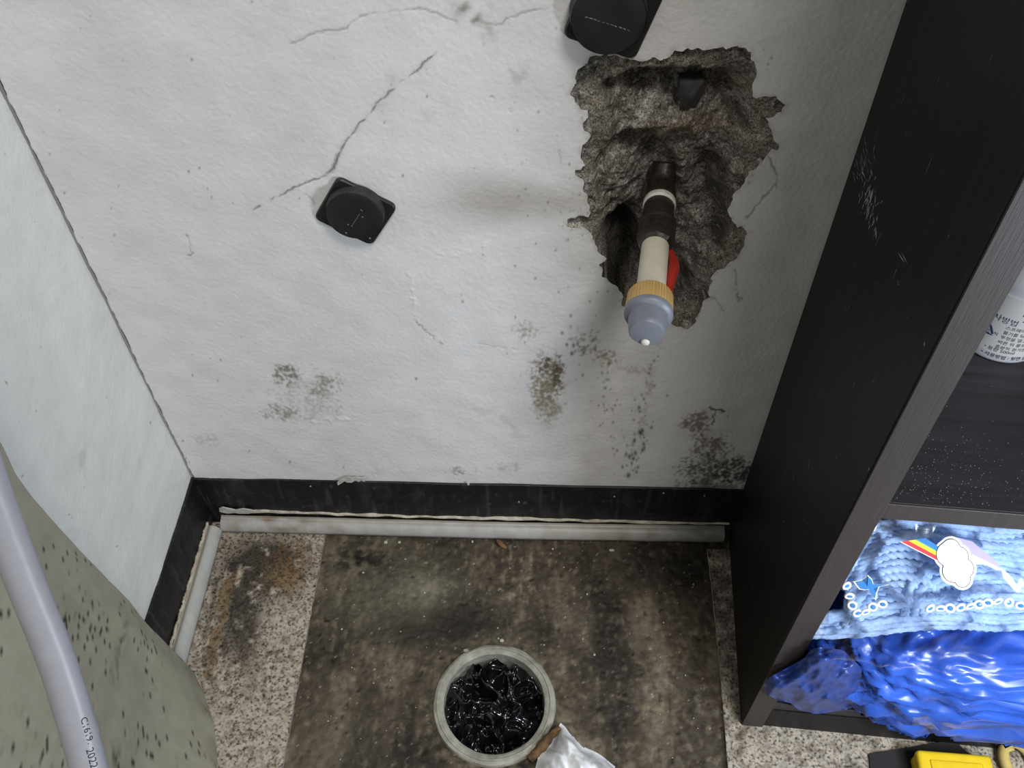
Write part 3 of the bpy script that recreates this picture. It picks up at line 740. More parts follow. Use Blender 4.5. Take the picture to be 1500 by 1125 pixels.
# ================================================================== black square wall pads
def pad(corners_px, th_plate, disc_c, disc_r, disc_h, label, tilt=0):
    P = [at(p, 1, -.001) for p in corners_px]; c = sum(P)/4
    e1 = ((P[1]-P[0])+(P[2]-P[3]))/2; s1 = np.linalg.norm(e1); e1 = e1/s1
    e2 = np.array([-e1[2]*1.0, 0, e1[0]]); s2 = np.linalg.norm(((P[3]-P[0])+(P[2]-P[1]))/2)
    if e2 @ (P[3]-P[0]) < 0: e2 = -e2
    th = thing('square_wall_pad', label, 'wall pad', (c[0], -.0005, c[2]))
    bm = bmesh.new(); n = 8; r = .0045; pts = []
    for (sx, sy, a0) in ((1, 1, 0), (-1, 1, 90), (-1, -1, 180), (1, -1, 270)):
        for k in range(n):
            a = math.radians(a0+90*k/(n-1)); pts.append((sx*(s1/2-r)+r*math.cos(a), sy*(s2/2-r)+r*math.sin(a)))
    lo = [bm.verts.new(c+e1*x+e2*y+np.array([0, .0002, 0])) for x, y in pts]; mid = [bm.verts.new(c+e1*x+e2*y-np.array([0, th_plate*.7, 0])) for x, y in pts]
    hi = [bm.verts.new(c+e1*x*.97+e2*y*.97-np.array([0, th_plate, 0])) for x, y in pts]
    m_ = len(pts)
    for i in range(m_):
        j = (i+1) % m_; bm.faces.new([lo[i], lo[j], mid[j], mid[i]]); bm.faces.new([mid[i], mid[j], hi[j], hi[i]])
    bm.faces.new(hi); bm.faces.new(lo[::-1])
    smooth_by_angle(from_bm('backing_plate', bm, M_black, th), 35)
    dc = at(disc_c, 1, -th_plate-disc_h); o = (dc[0], -th_plate, dc[2]); R = disc_r
    V, F = lathe([(-.001, R*1.04), (disc_h*.3, R*1.03), (disc_h*.85, R), (disc_h*.93, R)], o, (0, -1, 0), 56); F = F[:-1]
    smooth_by_angle(from_lists('disc_rim', V, F, M_blackdusty, th), 35)
    V, F = lathe([(disc_h*.85, R*.999), (disc_h*.96, R*.985), (disc_h, R*.95), (disc_h, R*.5), (disc_h, .00001)], o, (0, -1, 0), 56)
    face = smooth_by_angle(from_lists('disc_face', V, F, M_black, th), 35)
    return th, o, face, disc_h
pad1 = pad([(459, 318), (545, 356), (583, 302), (496, 256)], .0025, (519, 318), .0184, .0078, 'small black square pad with raised round disc below the wall crack')
pad2 = pad([(819, 48), (929, 86), (975, -14), (868, -50)], .003, (892, 29), .0200, .009, 'larger black square pad with raised disc above the broken hole')
def scr(padt, lines):
    th, o, face, dh = padt; y = o[1]-dh-.0001; V = []; F = []
    for (x0, y0, x1, y1, wd) in lines:
        a = at((x0, y0), 1, y); b = at((x1, y1), 1, y); d = b-a; d /= np.linalg.norm(d)+1e-9; s = np.array([-d[2], 0, d[0]])*wd; k = len(V)
        V += [a-s, b-s, b+s, a+s]; F.append((k, k+1, k+2, k+3))
    from_lists('scratch', V, F, M_chalk, face)['kind'] = 'stuff'
scr(pad2, [(857+i*6.2, 24+i*1.9+random.random(), 857+i*6.2+random.uniform(2, 6), 25.5+i*2, random.uniform(.00012, .0003)) for i in range(11)])
scr(pad1, [(528, 307, 531, 309, .0003), (530, 317, 532, 319, .0003), (527, 313, 516, 330, .0001), (509, 328, 511, 330, .0003), (506, 340, 508, 342, .0004), (541, 348, 543, 350, .0005), (514, 331, 517, 331, .0002)])

# ================================================================== stub water pipe sticking out of the hole
base = at((966, 300), 1, 0.0); tip = at((947, 489), 2, base[2])
tipz = base[2]; tip = np.array([tip[0], tip[1], tipz]); ax = Vector(tip-base).normalized(); Lp = (Vector(tip)-Vector(base)).length
pipe = thing('stub_water_pipe', 'capped stub of cream and grey water pipe sticking out of the broken hole', 'pipe', tuple(base))
b0 = Vector(base)
def rev(name, prof, m, n=44, ripple=None, parent=pipe, ang_=35):
    V, F = lathe(prof, b0, ax, n, ripple); return smooth_by_angle(from_lists(name, V, F, m, parent), ang_)
# elbow body buried in the mortar: rises from behind the ring
V, F = sweep(spline([b0-ax*.002, b0-ax*.012, b0-ax*.019+Vector((0, 0, .001)), b0-ax*.026+Vector((0, 0, .006)), b0-ax*.030+Vector((0, 0, .012))], 18), lambda u: .0108-.0032*u, 24)
elb = from_lists('elbow', V, F, M_dirtymetal, pipe, True)
rev('seal_ring', [(-.0065, .0094), (-.004, .0105), (.0010, .0106), (.0024, .0096), (.0024, .006)], M_whitetape)
rev('coupling', [(.001, .0088), (.003, .0098), (.0165, .0099), (.018, .0088)], M_dirtymetal, 40)
rev('coupling_nut', [(.0165, .0100), (.019, .0114), (.036, .0118), (.040, .0110), (.042, .0092)], M_dirtymetal, 8, None, pipe, 20)
rev('coupling_collar', [(.0175, .0106), (.0195, .0119), (.0225, .0119), (.024, .0112)], M_dirtymetal, 36)
rev('plastic_tube', [(.036, .0084), (Lp-.030, .0086)], M_cream)
rev('knurled_nut', [(Lp-.0320, .0088), (Lp-.0316, .0118), (Lp-.0298, .0133), (Lp-.0190, .0138), (Lp-.0175, .0139), (Lp-.0175, .010)], M_yellowed, 180,
    lambda k, a: (-.035 if (int(a/(2*math.pi)*90) % 2 and k in (2, 3)) else 0))
cap = rev('end_plug', [(Lp-.0180, .0120), (Lp-.0176, .0139), (Lp-.0150, .0141), (Lp-.0138, .0134), (Lp-.0128, .0113), (Lp-.0040, .0105), (Lp-.0016, .0102), (Lp-.0004, .0093), (Lp+.0005, .0050), (Lp+.0007, .00001)], M_pvcgrey, 64)
nb = b0+ax*(Lp+.0004)+Vector((0, 0, -.0064)); V, F = lathe([(-.001, .0026), (.0006, .0024), (.0011, .0014), (.0012, .00001)], nb, ax, 20)
from_lists('moulding_nub', V, F, M_whitetape, cap, True)
rd = [b0+ax*.045+Vector((.0095, .004, -.004)), b0+ax*.058+Vector((.0125, .002, -.002)), b0+ax*.068+Vector((.0115, .001, -.002)), b0+ax*(Lp-.030)+Vector((.0095, .001, -.004))]
V, F = sweep(spline(rd, 20), lambda u: .0016+.0020*math.sin(math.pi*min(1, .12+.8*u)), 14); from_lists('red_valve_lever', V, F, M_red, pipe, True)

# ================================================================== drain
dr = thing('floor_drain', 'round grey drain pipe mouth set in the dark cement floor', 'drain', (DR[0], DR[1], 0))
V, F = lathe([(-.10, DRi), (-.10, DRo), (-.002, DRo), (.0030, DRo-.0008), (.0044, DRo-.0035), (.0040, DRi+.002), (.0026, DRi), (-.10, DRi)], (DR[0], DR[1], 0), (0, 0, 1), 96,
             lambda k, a: .012*float(perlin(a*3, k*.6, 5))*(1 if k in (2, 3, 4) else .3))
smooth_by_angle(from_lists('pipe_mouth', V, F[:-2] if len(F) > 96*7 else F, M_drain, dr), 50)
V, F = lathe([(.0035, DRo-.003), (.0052, DRo-.0036), (.0052, DRo-.0052), (.0035, DRo-.0058)], (DR[0], DR[1], 0), (0, 0, 1), 96, lambda k, a: .004*math.sin(3*a))
smooth_by_angle(from_lists('rim_lip', V, F[:-2], M_drain, dr), 50)
n = 110; g = np.linspace(-1, 1, n); X, Y = np.meshgrid(g, g, indexing='ij'); R_ = np.hypot(X, Y)
# square -> disc map keeps a clean round outline
mx = np.maximum(np.abs(X), np.abs(Y)); sc = np.where(R_ > 1e-6, mx/np.maximum(R_, 1e-6), 1); xd = X*sc*(DRi-.0006); yd = Y*sc*(DRi-.0006)
wx = xd+.006*fbm(xd, yd, 40, 2, 801); wy = yd+.006*fbm(xd, yd, 40, 2, 805)
hz = -.015+.013*ridged(wx, wy, 48, 2, 810)+.006*np.sin(wx*260+wy*140)*fbm(wx, wy, 40, 2, 815)-.008*(mx**4)
hz = np.minimum(hz, .003)
bag = from_np('black_bag', np.stack([DR[0]+xd, DR[1]+yd, hz], -1).reshape(-1, 3), gridfaces(n, n), M_bagblack, None, True)
tag(bag, 'crumpled glossy black plastic bag stuffed into the floor drain', 'plastic bag')

# rust-brown broken chip by the drain
pts = [at((776, 1112), 2, .004), at((790, 1098), 2, .007), at((805, 1080), 2, .009), at((819, 1066), 2, .007)]
V, F = sweep(spline(pts, 30), lambda u: .0014+.0026*math.sin(math.pi*min(1, max(0, u*.7+.2)))+.0007*math.sin(u*23+1)*math.cos(u*9), 12)
V = [Vector((v.x, v.y, max(.0002, v.z*.9))) for v in V]
chip = from_lists('rusty_chip', V, F, M_rust, None, True); tag(chip, 'rust-brown broken pipe chip lying against the drain rim', 'debris')

# crumpled white film beside the drain
def crumple_sheet(name, poly_px, z0, hfun, m, step, label, cat, seed):
    poly = [tuple(at(p, 2, z0)[:2]) for p in poly_px]; xa = [p[0] for p in poly]; ya = [p[1] for p in poly]
    xs = np.arange(min(xa)-step, max(xa)+2*step, step); ys = np.arange(min(ya)-step, max(ya)+2*step, step)
    X, Y = np.meshgrid(xs, ys, indexing='ij'); ins = inside(X, Y, poly); bd, bx, by = nearest_on(X, Y, poly); sn = bd < step*.72
    X = np.where(sn, bx, X); Y = np.where(sn, by, Y); keep = ins | sn; bd = np.where(sn, 0, bd)
    mask = keep[:-1, :-1] & keep[1:, :-1] & keep[:-1, 1:] & keep[1:, 1:]
    Zz = z0+hfun(X, Y, bd); v, f, _ = compact(np.stack([X, Y, Zz], -1).reshape(-1, 3), gridfaces(len(xs), len(ys), mask))
    o = from_np(name, v, f, m, None, True); 
    if label: tag(o, label, cat)
    return o
wf = crumple_sheet('white_film', [(821, 1061), (828, 1066), (836, 1076), (848, 1082), (858, 1094), (872, 1103), (886, 1112), (906, 1124), (935, 1150), (950, 1200), (880, 1240), (800, 1230), (775, 1180), (783, 1128), (789, 1108), (803, 1090), (812, 1074)], .001,
    lambda X, Y, b: .016*sst(0, .02, b)+.006*sst(0, .012, b)*ridged(X*1.2+Y*.5, Y*.5, 60, 3, 830)+.003*np.sin(X*260+Y*90), M_whitebag, .0012, 'crumpled translucent white plastic film on the floor beside the drain', 'plastic film', 3)

# ================================================================== mouldy vinyl sheet leaning on the left wall
nu, nv = 130, 200
u = np.linspace(0, 1, nu)**1.4; vv = np.linspace(0, 1, nv)
Ug, T = np.meshgrid(u, vv, indexing='ij')
zt = .55*T
e_px = [(-40, 590), (0, 651), (20, 695), (45, 733), (80, 775), (110, 808), (150, 850), (180, 880), (215, 922), (245, 957), (265, 978)]
e3 = np.array([at(p, 0, XL+.020) for p in e_px]); o_ = np.argsort(e3[:, 2])
ye = np.interp(zt, e3[o_, 2], e3[o_, 1]); 
yy = ye-Ug*.55
yr = -.150-yy
xf = np.interp(yy, [-.75, -.40, -.30, -.235, -.20, -.175, -.155, -.148], [-.225, -.235, -.245, -.256, -.268, -.284, -.298, -.300])
xw = XL+.018
lean = np.exp(-(zt/.085)**1.25)
xx = xw+(xf-xw)*lean+.012*np.sin(np.clip((-.15-yy)/.30, 0, 1)*math.pi)*np.exp(-((zt-.2)/.14)**2)
xx = xx+.0045*np.exp(-((yy+.185+.10*(zt-.12))/.011)**2)*np.exp(-((zt-.13)/.08)**2)+.0012*fbm(yy, zt, 14, 3, 901)
zt2 = np.maximum(zt, .0022)
P = np.stack([xx, yy, zt2], -1)
U, V_ = proj(P.reshape(-1, 3)); U = U.reshape(Ug.shape); V_ = V_.reshape(Ug.shape)
X = yy; Z = zt
C = np.ones(Ug.shape+(3,))*np.array([.33, .32, .25])
blend(.5*sst(.0, .8, fbm(yy, zt, 16, 3, 905)), (.28, .275, .215)); blend(.35*sst(.1, .8, fbm(yy*4, zt, 30, 3, 908)), (.40, .395, .34))
n = fbm(yy*1.2, zt*.8, 300, 2, 910); dens = .35*fbm(yy, zt, 14, 2, 915)+.42*np.exp(-((U-110)/45)**2-((V_-910)/45)**2)+.3*np.exp(-((U-85)/45)**2-((V_-790)/30)**2)+.22*np.exp(-((U-40)/40)**2-((V_-1090)/60)**2)
blend(sst(.66, .76, n+dens*1.0), (.02, .019, .015))
sm = polydist(U+3*fbm(yy, zt, 90, 3, 918), V_, [(181, 915), (172, 955), (160, 1000)]); blend(.6*np.exp(-(sm/6)**2)*sst(-.5, .3, fbm(yy, zt, 150, 3, 919)), (.12, .105, .07))  # shadow of the fold painted as a dark streak along the buckle
blend(.75*np.exp(-((U-165)/12)**2-((V_-1115)/22)**2)*sst(-.2, .4, fbm(yy, zt, 120, 3, 920)), (.035, .03, .022)); blend(.75*np.exp(-((U-192)/7)**2-((V_-1090)/14)**2)*sst(-.2, .4, n), (.03, .028, .02))
blend(.6*np.exp(-(yr/.0016)**2), (.1, .09, .06)); blend(.5*sst(.035, 0, zt)*sst(-.3, .5, fbm(yy, zt, 60, 3, 925)), (.15, .13, .09))
sheet = from_np('mouldy_sheet', P.reshape(-1, 3), gridfaces(nu, nv)[:, ::-1], M_sheet, None, True, C.reshape(-1, 3))
so = sheet.modifiers.new('thickness', 'SOLIDIFY'); so.thickness = .0018; so.offset = -1
tag(sheet, 'grey-green mould-speckled vinyl sheet propped against the plain side wall', 'vinyl sheet')

# ================================================================== loose grey-white pipe in front of it
pp = [at((-130, 330), 0, -.262), at((-70, 540), 0, -.255), at((-13, 720), 0, -.246), at((37, 852), 0, -.236), at((82, 965), 0, -.226), at((118, 1080), 0, -.217), at((131, 1130), 0, -.213)]
d = pp[-1]-pp[-2]; d /= np.linalg.norm(d); tfl = (pp[-1][2]-.013)/-d[2] if d[2] < -.05 else .15
pp.append(pp[-1]+d*tfl*.5); pp.append(pp[-1]+d*tfl*.5)
PIPE = spline(pp, 90); PR = .0083
lp = thing('loose_pipe', 'long grey-white plastic pipe leaning before the mould-speckled vinyl sheet', 'pipe', tuple(PIPE[-1]))
V, F = sweep(PIPE, PR, 28); from_lists('tube', V, F, M_pipew, lp, True)

# ------------------------------------------------------------------ printed lettering wrapped onto surfaces
def text_mesh(s, size, mapper, name, m, parent):
    cu = bpy.data.curves.new('lettering', 'FONT'); cu.body = s; cu.size = size; cu.resolution_u = 3
    ob = bpy.data.objects.new('lettering', cu); col.objects.link(ob)
    dg = bpy.context.evaluated_depsgraph_get(); dg.update(); me = bpy.data.meshes.new_from_object(ob.evaluated_get(dg))
    bpy.data.objects.remove(ob)
    bm = bmesh.new(); bm.from_mesh(me); bmesh.ops.triangulate(bm, faces=bm.faces[:])
    for v in bm.verts: v.co = Vector(mapper(v.co.x, v.co.y))
    bm.to_mesh(me); bm.free(); me.materials.clear()
    return link(name, me, m, parent)
def on_pipe(k0, side):
    tot = [0]
    for i in range(k0, len(PIPE)-1): tot.append(tot[-1]+(PIPE[i+1]-PIPE[i]).length)
    tocam = (Vector(CAM)-PIPE[k0]).normalized()
    def f(x, y):
        i = 0
        while i < len(tot)-2 and tot[i+1] < x: i += 1
        a, b = PIPE[k0+i], PIPE[k0+i+1]; t = (b-a).normalized(); p = a+t*(x-tot[i])
        n0 = (tocam-t*tocam.dot(t)).normalized(); s = n0.cross(t); th = side+y/PR
        q = n0*math.cos(th)+s*math.sin(th)
        return p+q*(PR+.0001)
    return f
def k_at(py): return min(range(len(PIPE)-1), key=lambda k: abs(proj(np.array(PIPE[k]))[1]-py))
text_mesh('C1619.', .0046, on_pipe(k_at(1050), .25), 'print', M_ink, lp)
text_mesh('2022', .0050, on_pipe(k_at(1093), .10), 'print', M_ink, lp)

# ================================================================== bottle on the shelf
SHZ = float(cab.location.z)+SZ
bt = at((1478, 480), 2, SHZ+.005); BR = .0262
bl_ = at((1421, 496), 2, SHZ); br_ = at((1470, 528), 2, SHZ)
# centre: left tangent at 1421px and front tangent at y 527px
bc = np.array([bl_[0]+BR*.98-.0085, bl_[1]+BR*.12, SHZ])
bo = thing('plastic_bottle', 'white plastic bottle with printed Korean label on the cabinet shelf', 'bottle', tuple(bc+np.array([0, 0, .0002])))
def rb(name, prof, m, parent=bo, ripple=None, n=56):
    V, F = lathe(prof, bc+np.array([0, 0, .0002]), (0, 0, 1), n, ripple); return smooth_by_angle(from_lists(name, V, F, m, parent), 40)
body = rb('body', [(0, BR*.9), (.0015, BR*.97), (.004, BR), (.052, BR), (.0525, BR*.965), (.0560, BR*.965), (.0575, BR*.98), (.064, BR*.95), (.076, BR*.80), (.086, BR*.6), (.092, BR*.5)], M_bottle)
rb('label_wrap', [(.008, BR*1.004), (.0515, BR*1.004)], mat('label_paper', (.36, .355, .35), .5), body)['label'] = 'printed white label'
rb('screw_cap', [(.088, BR*.58), (.089, BR*.62), (.104, BR*.60), (.106, BR*.55), (.106, .0001)], M_bottle, bo, lambda k, a: .02*(int(a*12) % 2))
a_cam = math.atan2(CAM[1]-bc[1], CAM[0]-bc[0])
def on_bottle(a0, z0):
    def f(x, y):
        a = a0+x/BR; r = BR*1.008; return (bc[0]+r*math.cos(a), bc[1]+r*math.sin(a), SHZ+z0+y)
    return f
R_ = math.radians
text_mesh('퍼스알', .0072, on_bottle(a_cam-R_(62), .0330), 'print', M_inknavy, body); text_mesh('사방법', .0052, on_bottle(a_cam-R_(14), .0332), 'print', M_inknavy, body)
text_mesh('알', .0074, on_bottle(a_cam-R_(31), .0331), 'print', M_inkred, body)
text_mesh('고농축 액', .0044, on_bottle(a_cam-R_(60), .0275), 'print', M_ink, body)
for i, s in enumerate(['스프레이형 세정제로', '물기를 닦은 다음', '뚜껑을 열고 적당량을', '바른 뒤 물로 헹구어', '충분히 환기한 후']):
    text_mesh(s, .0031, on_bottle(a_cam+R_(6), .0292-i*.0040), 'print', M_ink, body)
for i, s in enumerate(['• 용량 500ml', '• 사용방법 : 뒷면 참조']): text_mesh(s, .0034, on_bottle(a_cam-R_(6), .0092-i*.0050+.001), 'print', M_ink, body)
for i, s in enumerate(['세정 및 살균', '주방 욕실 겸용']): text_mesh(s, .0031, on_bottle(a_cam-R_(60), .0225-i*.0042), 'print', M_ink, body)
text_mesh('플라스틱', .0026, on_bottle(a_cam-R_(19), .0222), 'print', M_inknavy, body)
text_mesh('[주의]', .0046, on_bottle(a_cam+R_(16), .0425), 'print', M_ink, body); text_mesh('• 뒷면', .0042, on_bottle(a_cam+R_(20), .0362), 'print', M_ink, body)
# recycling triangle and gold swoosh
def ribbon(pts, wd, mapper, name, m):
    V = []; F = []
    for i, (x, y) in enumerate(pts):
        x0, y0 = pts[max(i-1, 0)]; x1, y1 = pts[min(i+1, len(pts)-1)]; L = math.hypot(x1-x0, y1-y0); w_ = wd(i/(len(pts)-1)) if callable(wd) else wd
        V += [mapper(x-(y1-y0)/L*w_, y+(x1-x0)/L*w_), mapper(x+(y1-y0)/L*w_, y-(x1-x0)/L*w_)]
    for i in range(len(pts)-1): F.append((2*i, 2*i+1, 2*i+3, 2*i+2))
    return from_lists(name, V, F, m, body)
mp_ = on_bottle(a_cam-R_(13), .0235); tr = [(-.0046, -.0026), (.0046, -.0026), (0, .0050)]
for i in range(3):
    a, b = tr[i], tr[(i+1) % 3]; q = [(a[0]+(b[0]-a[0])*t, a[1]+(b[1]-a[1])*t) for t in (.12, .4, .7, .98)]
    ribbon(q, lambda u: .0007 if u < .7 else .0014*(1.15-u), mp_, 'recycling_mark', M_inknavy)
ribbon([(-.013+.017*t, .0118-.0075*t**2.6) for t in [i/16 for i in range(17)]], lambda u: .0004+.0011*math.sin(math.pi*(.1+.85*u)), on_bottle(a_cam-R_(20), .0355), 'gold_swoosh', M_inkgold)

# ================================================================== bags in the lower compartment
cdir = Vector((math.cos(ang), math.sin(ang), 0))      # cabinet's rightward direction
fdir = Vector((math.sin(ang), -math.cos(ang), 0))     # forward
def cl(x, y, z):    # cabinet local -> world (y forward from back)
    return np.array(Vector(cab.location)+cdir*x+fdir*y+Vector((0, 0, z)))
# sloping front of the yarn bag
def yfront(z): return .178-.055*np.clip((z-.165)/.15, 0, 1)**1.3
yp0 = cl(.1, .165, .22); yn = Vector(fdir)*.93+Vector((0, 0, .36)); yn = np.array(yn)
def onyarn(px, lift=0.0):
    return Vector(atplane(px, yp0+yn*lift, yn))
def skein(name, label, curves, radius, seed):
    c0 = sum((Vector(onyarn(c[len(c)//2])) for c in curves), Vector())/len(curves)
    t = thing(name, label, 'yarn', tuple(c0), None)
    for k, c in enumerate(curves):
        pts = [onyarn(p, -.004+.0022*math.sin(k*1.9+i*.8)) for i, p in enumerate(c)]
        V, F = sweep(spline(pts, 70), radius, 18, 3, 420, .5); from_lists('strand', V, F, M_yarn, t, True)
    return t
cv = []
for k in range(9):      # nested arches from the panel side
    r = 16+k*11; cv.append([(1262-r*.25, 905+k*2), (1258-r*.1+10, 905-r*.75), (1290+r*.15, 893-r*.98), (1325+r*.55, 888-r*.8), (1345+r*.8, 895-r*.25)])
skein('yarn_skein', 'pale blue yarn skein arching beside the cabinet panel under the cloud sticker', cv, .0034, 1)
cv = []
for k in range(10):
    r = 14+k*10; cv.append([(1360-r*.4, 900), (1362-r*.25, 892-r*.55), (1400+r*.1, 885-r*.85), (1450+r*.6, 868-r*.55), (1530+r*.4, 868-r*.1), (1640+r*.3, 880-r*.5), (1760, 890-r*.3)])
skein('yarn_skein', 'pale blue yarn skein bending behind the cloud sticker', cv, .0034, 2)
cv = [[(1195-k*2, 905+k*5), (1260, 893+k*7), (1330, 884+k*7), (1400, 886+k*6), (1460, 894+k*5), (1540, 890+k*5), (1650, 900+k*6), (1770, 896+k*6)] for k in range(6)]
skein('yarn_skein', 'pale blue yarn skein lying flat along the bottom of the clear bag', cv, .0034, 3)
cv = [[(1275, 768+k*8), (1330, 762+k*6), (1400, 768+k*8), (1470, 776+k*8), (1545, 772+k*9), (1660, 780+k*9), (1780, 786+k*9)] for k in range(6)]
skein('yarn_skein', 'pale blue yarn skein tucked just under the shelf', cv, .0034, 4)
cv = [[(1222+k*5, 850+k*4), (1240+k*5, 835-k*2), (1262+k*6, 800-k*3), (1280+k*6, 782-k*3)] for k in range(5)]
skein('yarn_skein', 'short pale blue yarn skein against the inner side of the panel', cv, .0032, 5)

cv = [[(1335, 880+k*8), (1400, 866+k*8), (1460, 862+k*8), (1540, 866+k*8), (1650, 872+k*7), (1770, 870+k*7)] for k in range(4)]
skein('yarn_skein', 'pale blue yarn skein lying behind the long bead string', cv, .0034, 6)
# clear film bag over the yarn
nu, nv = 200, 90
Ug, T = np.meshgrid(np.linspace(0, 1, nu), np.linspace(0, 1, nv), indexing='ij')
pu = 1185+Ug*370+(1-T)*0; ptop = 762; pbot = 928
P = np.zeros(Ug.shape+(3,))
lx = .0205+Ug*.405; lz = .168+T*.140
ly = .1945-.062*T**1.2+.0030*ridged(lx*1.3, lz, 26, 2, 951)+.0022*np.sin(lx*120+lz*60)*fbm(lx, lz, 20, 2, 955)
ly = ly+.004*np.exp(-((T-.02)/.05)**2)-.05*sst(.965, 1.0, np.abs(2*Ug-1))-.03*sst(.95, 1, T)
lx = lx+.0
for a_ in range(3):
    P[..., a_] = cab.location[a_]+cdir[a_]*lx+fdir[a_]*ly+(lz if a_ == 2 else 0)
fb = from_np('clear_bag', P.reshape(-1, 3), gridfaces(nu, nv)[:, ::-1], M_film, None, True); tag(fb, 'clear plastic bag stretched over the blue yarn in the cabinet', 'plastic bag')

# cloud and rainbow sticker on the bag
def flat(name, pts_px, lift, m, parent, th=.0005):
    T_ = [onyarn(p, lift) for p in pts_px]; B_ = [onyarn(p, lift-th) for p in pts_px]; n = len(T_)
    bm = bmesh.new(); tv = [bm.verts.new(v) for v in T_]; bv = [bm.verts.new(v) for v in B_]
    bm.faces.new(tv); bm.faces.new(bv[::-1])
    for i in range(n):
        j = (i+1) % n; bm.faces.new([tv[i], bv[i], bv[j], tv[j]])
    bmesh.ops.triangulate(bm, faces=[f for f in bm.faces if len(f.verts) > 4])
    return from_bm(name, bm, m, parent)
def union_outline(circles, c, grow, n=90):
    out = []
    for i in range(n):
        a = 2*math.pi*i/n; dx, dy = math.cos(a), math.sin(a); best = 1
        for (x, y, r) in circles:
            r += grow; ex, ey = c[0]-x, c[1]-y; B = ex*dx+ey*dy; Cc = ex*ex+ey*ey-r*r; Dd = B*B-Cc
            if Dd > 0: best = max(best, -B+math.sqrt(Dd))
        out.append((c[0]+dx*best, c[1]+dy*best))
    return out
circ = [(1390, 812, 18), (1393, 803, 13), (1404, 815, 14), (1411, 833, 15), (1398, 836, 17), (1410, 849, 11), (1402, 822, 16)]
LIFT = .0145
def cloud(label, dx, dy, s, rb_cols, rb, faded=False):
    cc = [(1402+dx+(x-1402)*s, 826+dy+(y-826)*s, r*s) for x, y, r in circ]; c = (1402+dx, 828+dy)
    t = thing('cloud_sticker', label, 'sticker', tuple(onyarn(c, LIFT)))
    flat('white_border', union_outline(cc, c, 4.5), LIFT, M_cardw, t)
    flat('outline', union_outline(cc, c, .9), LIFT+.0003, M_ink, t); flat('cloud_face', union_outline(cc, c, -.1), LIFT+.0006, M_cardw, t)
    for k, m in enumerate(rb_cols):
        q = rb(k); flat('rainbow_stripe', q, LIFT+.0002, m, t)
    return t
def rb1(k):
    a0, a1, b0, b1 = (1320, 793.5), (1340, 789.5), (1384, 826.5), (1377, 804)   # outer/inner ends
    a1 = (1352, 789); t0, t1 = [(-.06, .0), (0, .33), (.33, .62), (.62, .70), (.70, 1.12)][k]
    L = lambda p, q, t: (p[0]+(q[0]-p[0])*t, p[1]+(q[1]-p[1])*t)
    return [L(a0, a1, t0), L(L(a0, b0, .5), L(a1, b1, .5), t0), L(b0, b1, t0), L(b0, b1, t1), L(L(a0, b0, .5), L(a1, b1, .5), t1), L(a0, a1, t1)]
cloud('cloud sticker with red, yellow and blue rainbow on the clear yarn bag', 0, 0, 1.0, [M_cardw, M_cardr, M_cardy, M_cardg, M_cardb], rb1)
def rb2(k):
    return [(1392, 785), (1424, 793), (1466, 828), (1458, 831), (1425, 815)] if k == 0 else [(1424, 812), (1458, 829), (1467, 834), (1460, 835), (1425, 818)]
t = thing('cloud_sticker', 'faded purple rainbow and cloud sticker turned edge-on on the clear bag', 'sticker', tuple(onyarn((1470, 840), LIFT)))
flat('rainbow_stripe', rb2(0), LIFT-.001, M_cardp, t); flat('white_border', rb2(1), LIFT-.0008, M_cardw, t)
flat('cloud_face', [(1466, 832), (1474, 838), (1482, 846), (1490, 858), (1496, 860), (1494, 868), (1488, 866), (1478, 856), (1470, 846)], LIFT-.0006, M_cardw, t)
# bead strings
def beads(label, pts, r):
    t = thing('bead_string', label, 'beads', tuple(onyarn(pts[0], LIFT)))
    V, F = sweep(spline([onyarn(p, LIFT-.004) for p in pts], 60), .0005, 6); from_lists('cord', V, F, M_beadw, t, True)
    def ring():
        V = []; F = []; nr, ns = 20, 8
        for i in range(nr):
            a = 2*math.pi*i/nr
            for j in range(ns):
                b = 2*math.pi*j/ns; q = r*.72+r*.28*math.cos(b); V.append((q*math.cos(a), q*math.sin(a), r*.3*math.sin(b)))
        for i in range(nr):
            for j in range(ns): F.append((i*ns+j, ((i+1) % nr)*ns+j, ((i+1) % nr)*ns+(j+1) % ns, i*ns+(j+1) % ns))
        me = bpy.data.meshes.new('bead'); me.from_pydata(V, [], F); me.materials.append(M_beadw); me.polygons.foreach_set('use_smooth', [True]*len(F)); return me
    me = ring(); V, F = lathe([(-.0003, r*.5), (.0006, r*.42), (.0009, .00001)], (0, 0, 0), (0, 0, 1), 16)
    m2 = bpy.data.meshes.new('bead_centre'); m2.from_pydata([tuple(v) for v in V], [], F); m2.materials.append(M_beadb)
    q0 = Vector(yn).normalized().to_track_quat('Z', 'Y')
    for i, p in enumerate(pts):
        b = bpy.data.objects.new('bead', me); col.objects.link(b); b.parent = t
        q = q0 @ Quaternion((1, 0, 0), .35*math.sin(i*2.1)) @ Quaternion((0, 1, 0), .3*math.cos(i*1.7))
        b.matrix_basis = Matrix.Translation(onyarn(p, LIFT)-Vector(t.location)) @ q.to_matrix().to_4x4()
        c = bpy.data.objects.new('bead_centre', m2); col.objects.link(c); c.parent = b
    return t
Z1 = lambda L: [(1180+x*.2133, 740+y*.2133) for x, y in L]
beads('long string of white ring beads with blue centres on the clear bag', Z1([(855, 708), (925, 708), (990, 706), (1065, 702), (1130, 692), (1190, 681), (1250, 668), (1318, 660), (1395, 667), (1475, 688), (1550, 705)]), .0034)
beads('short curled string of white ring beads near the cabinet panel', Z1([(282, 553), (300, 623), (320, 688), (355, 740), (410, 733), (460, 698), (527, 678)]), .0033)
t = thing('blue_bow', 'small dark blue bow with white edging beside the short bead string', 'bow', tuple(onyarn((1278, 862), LIFT)))
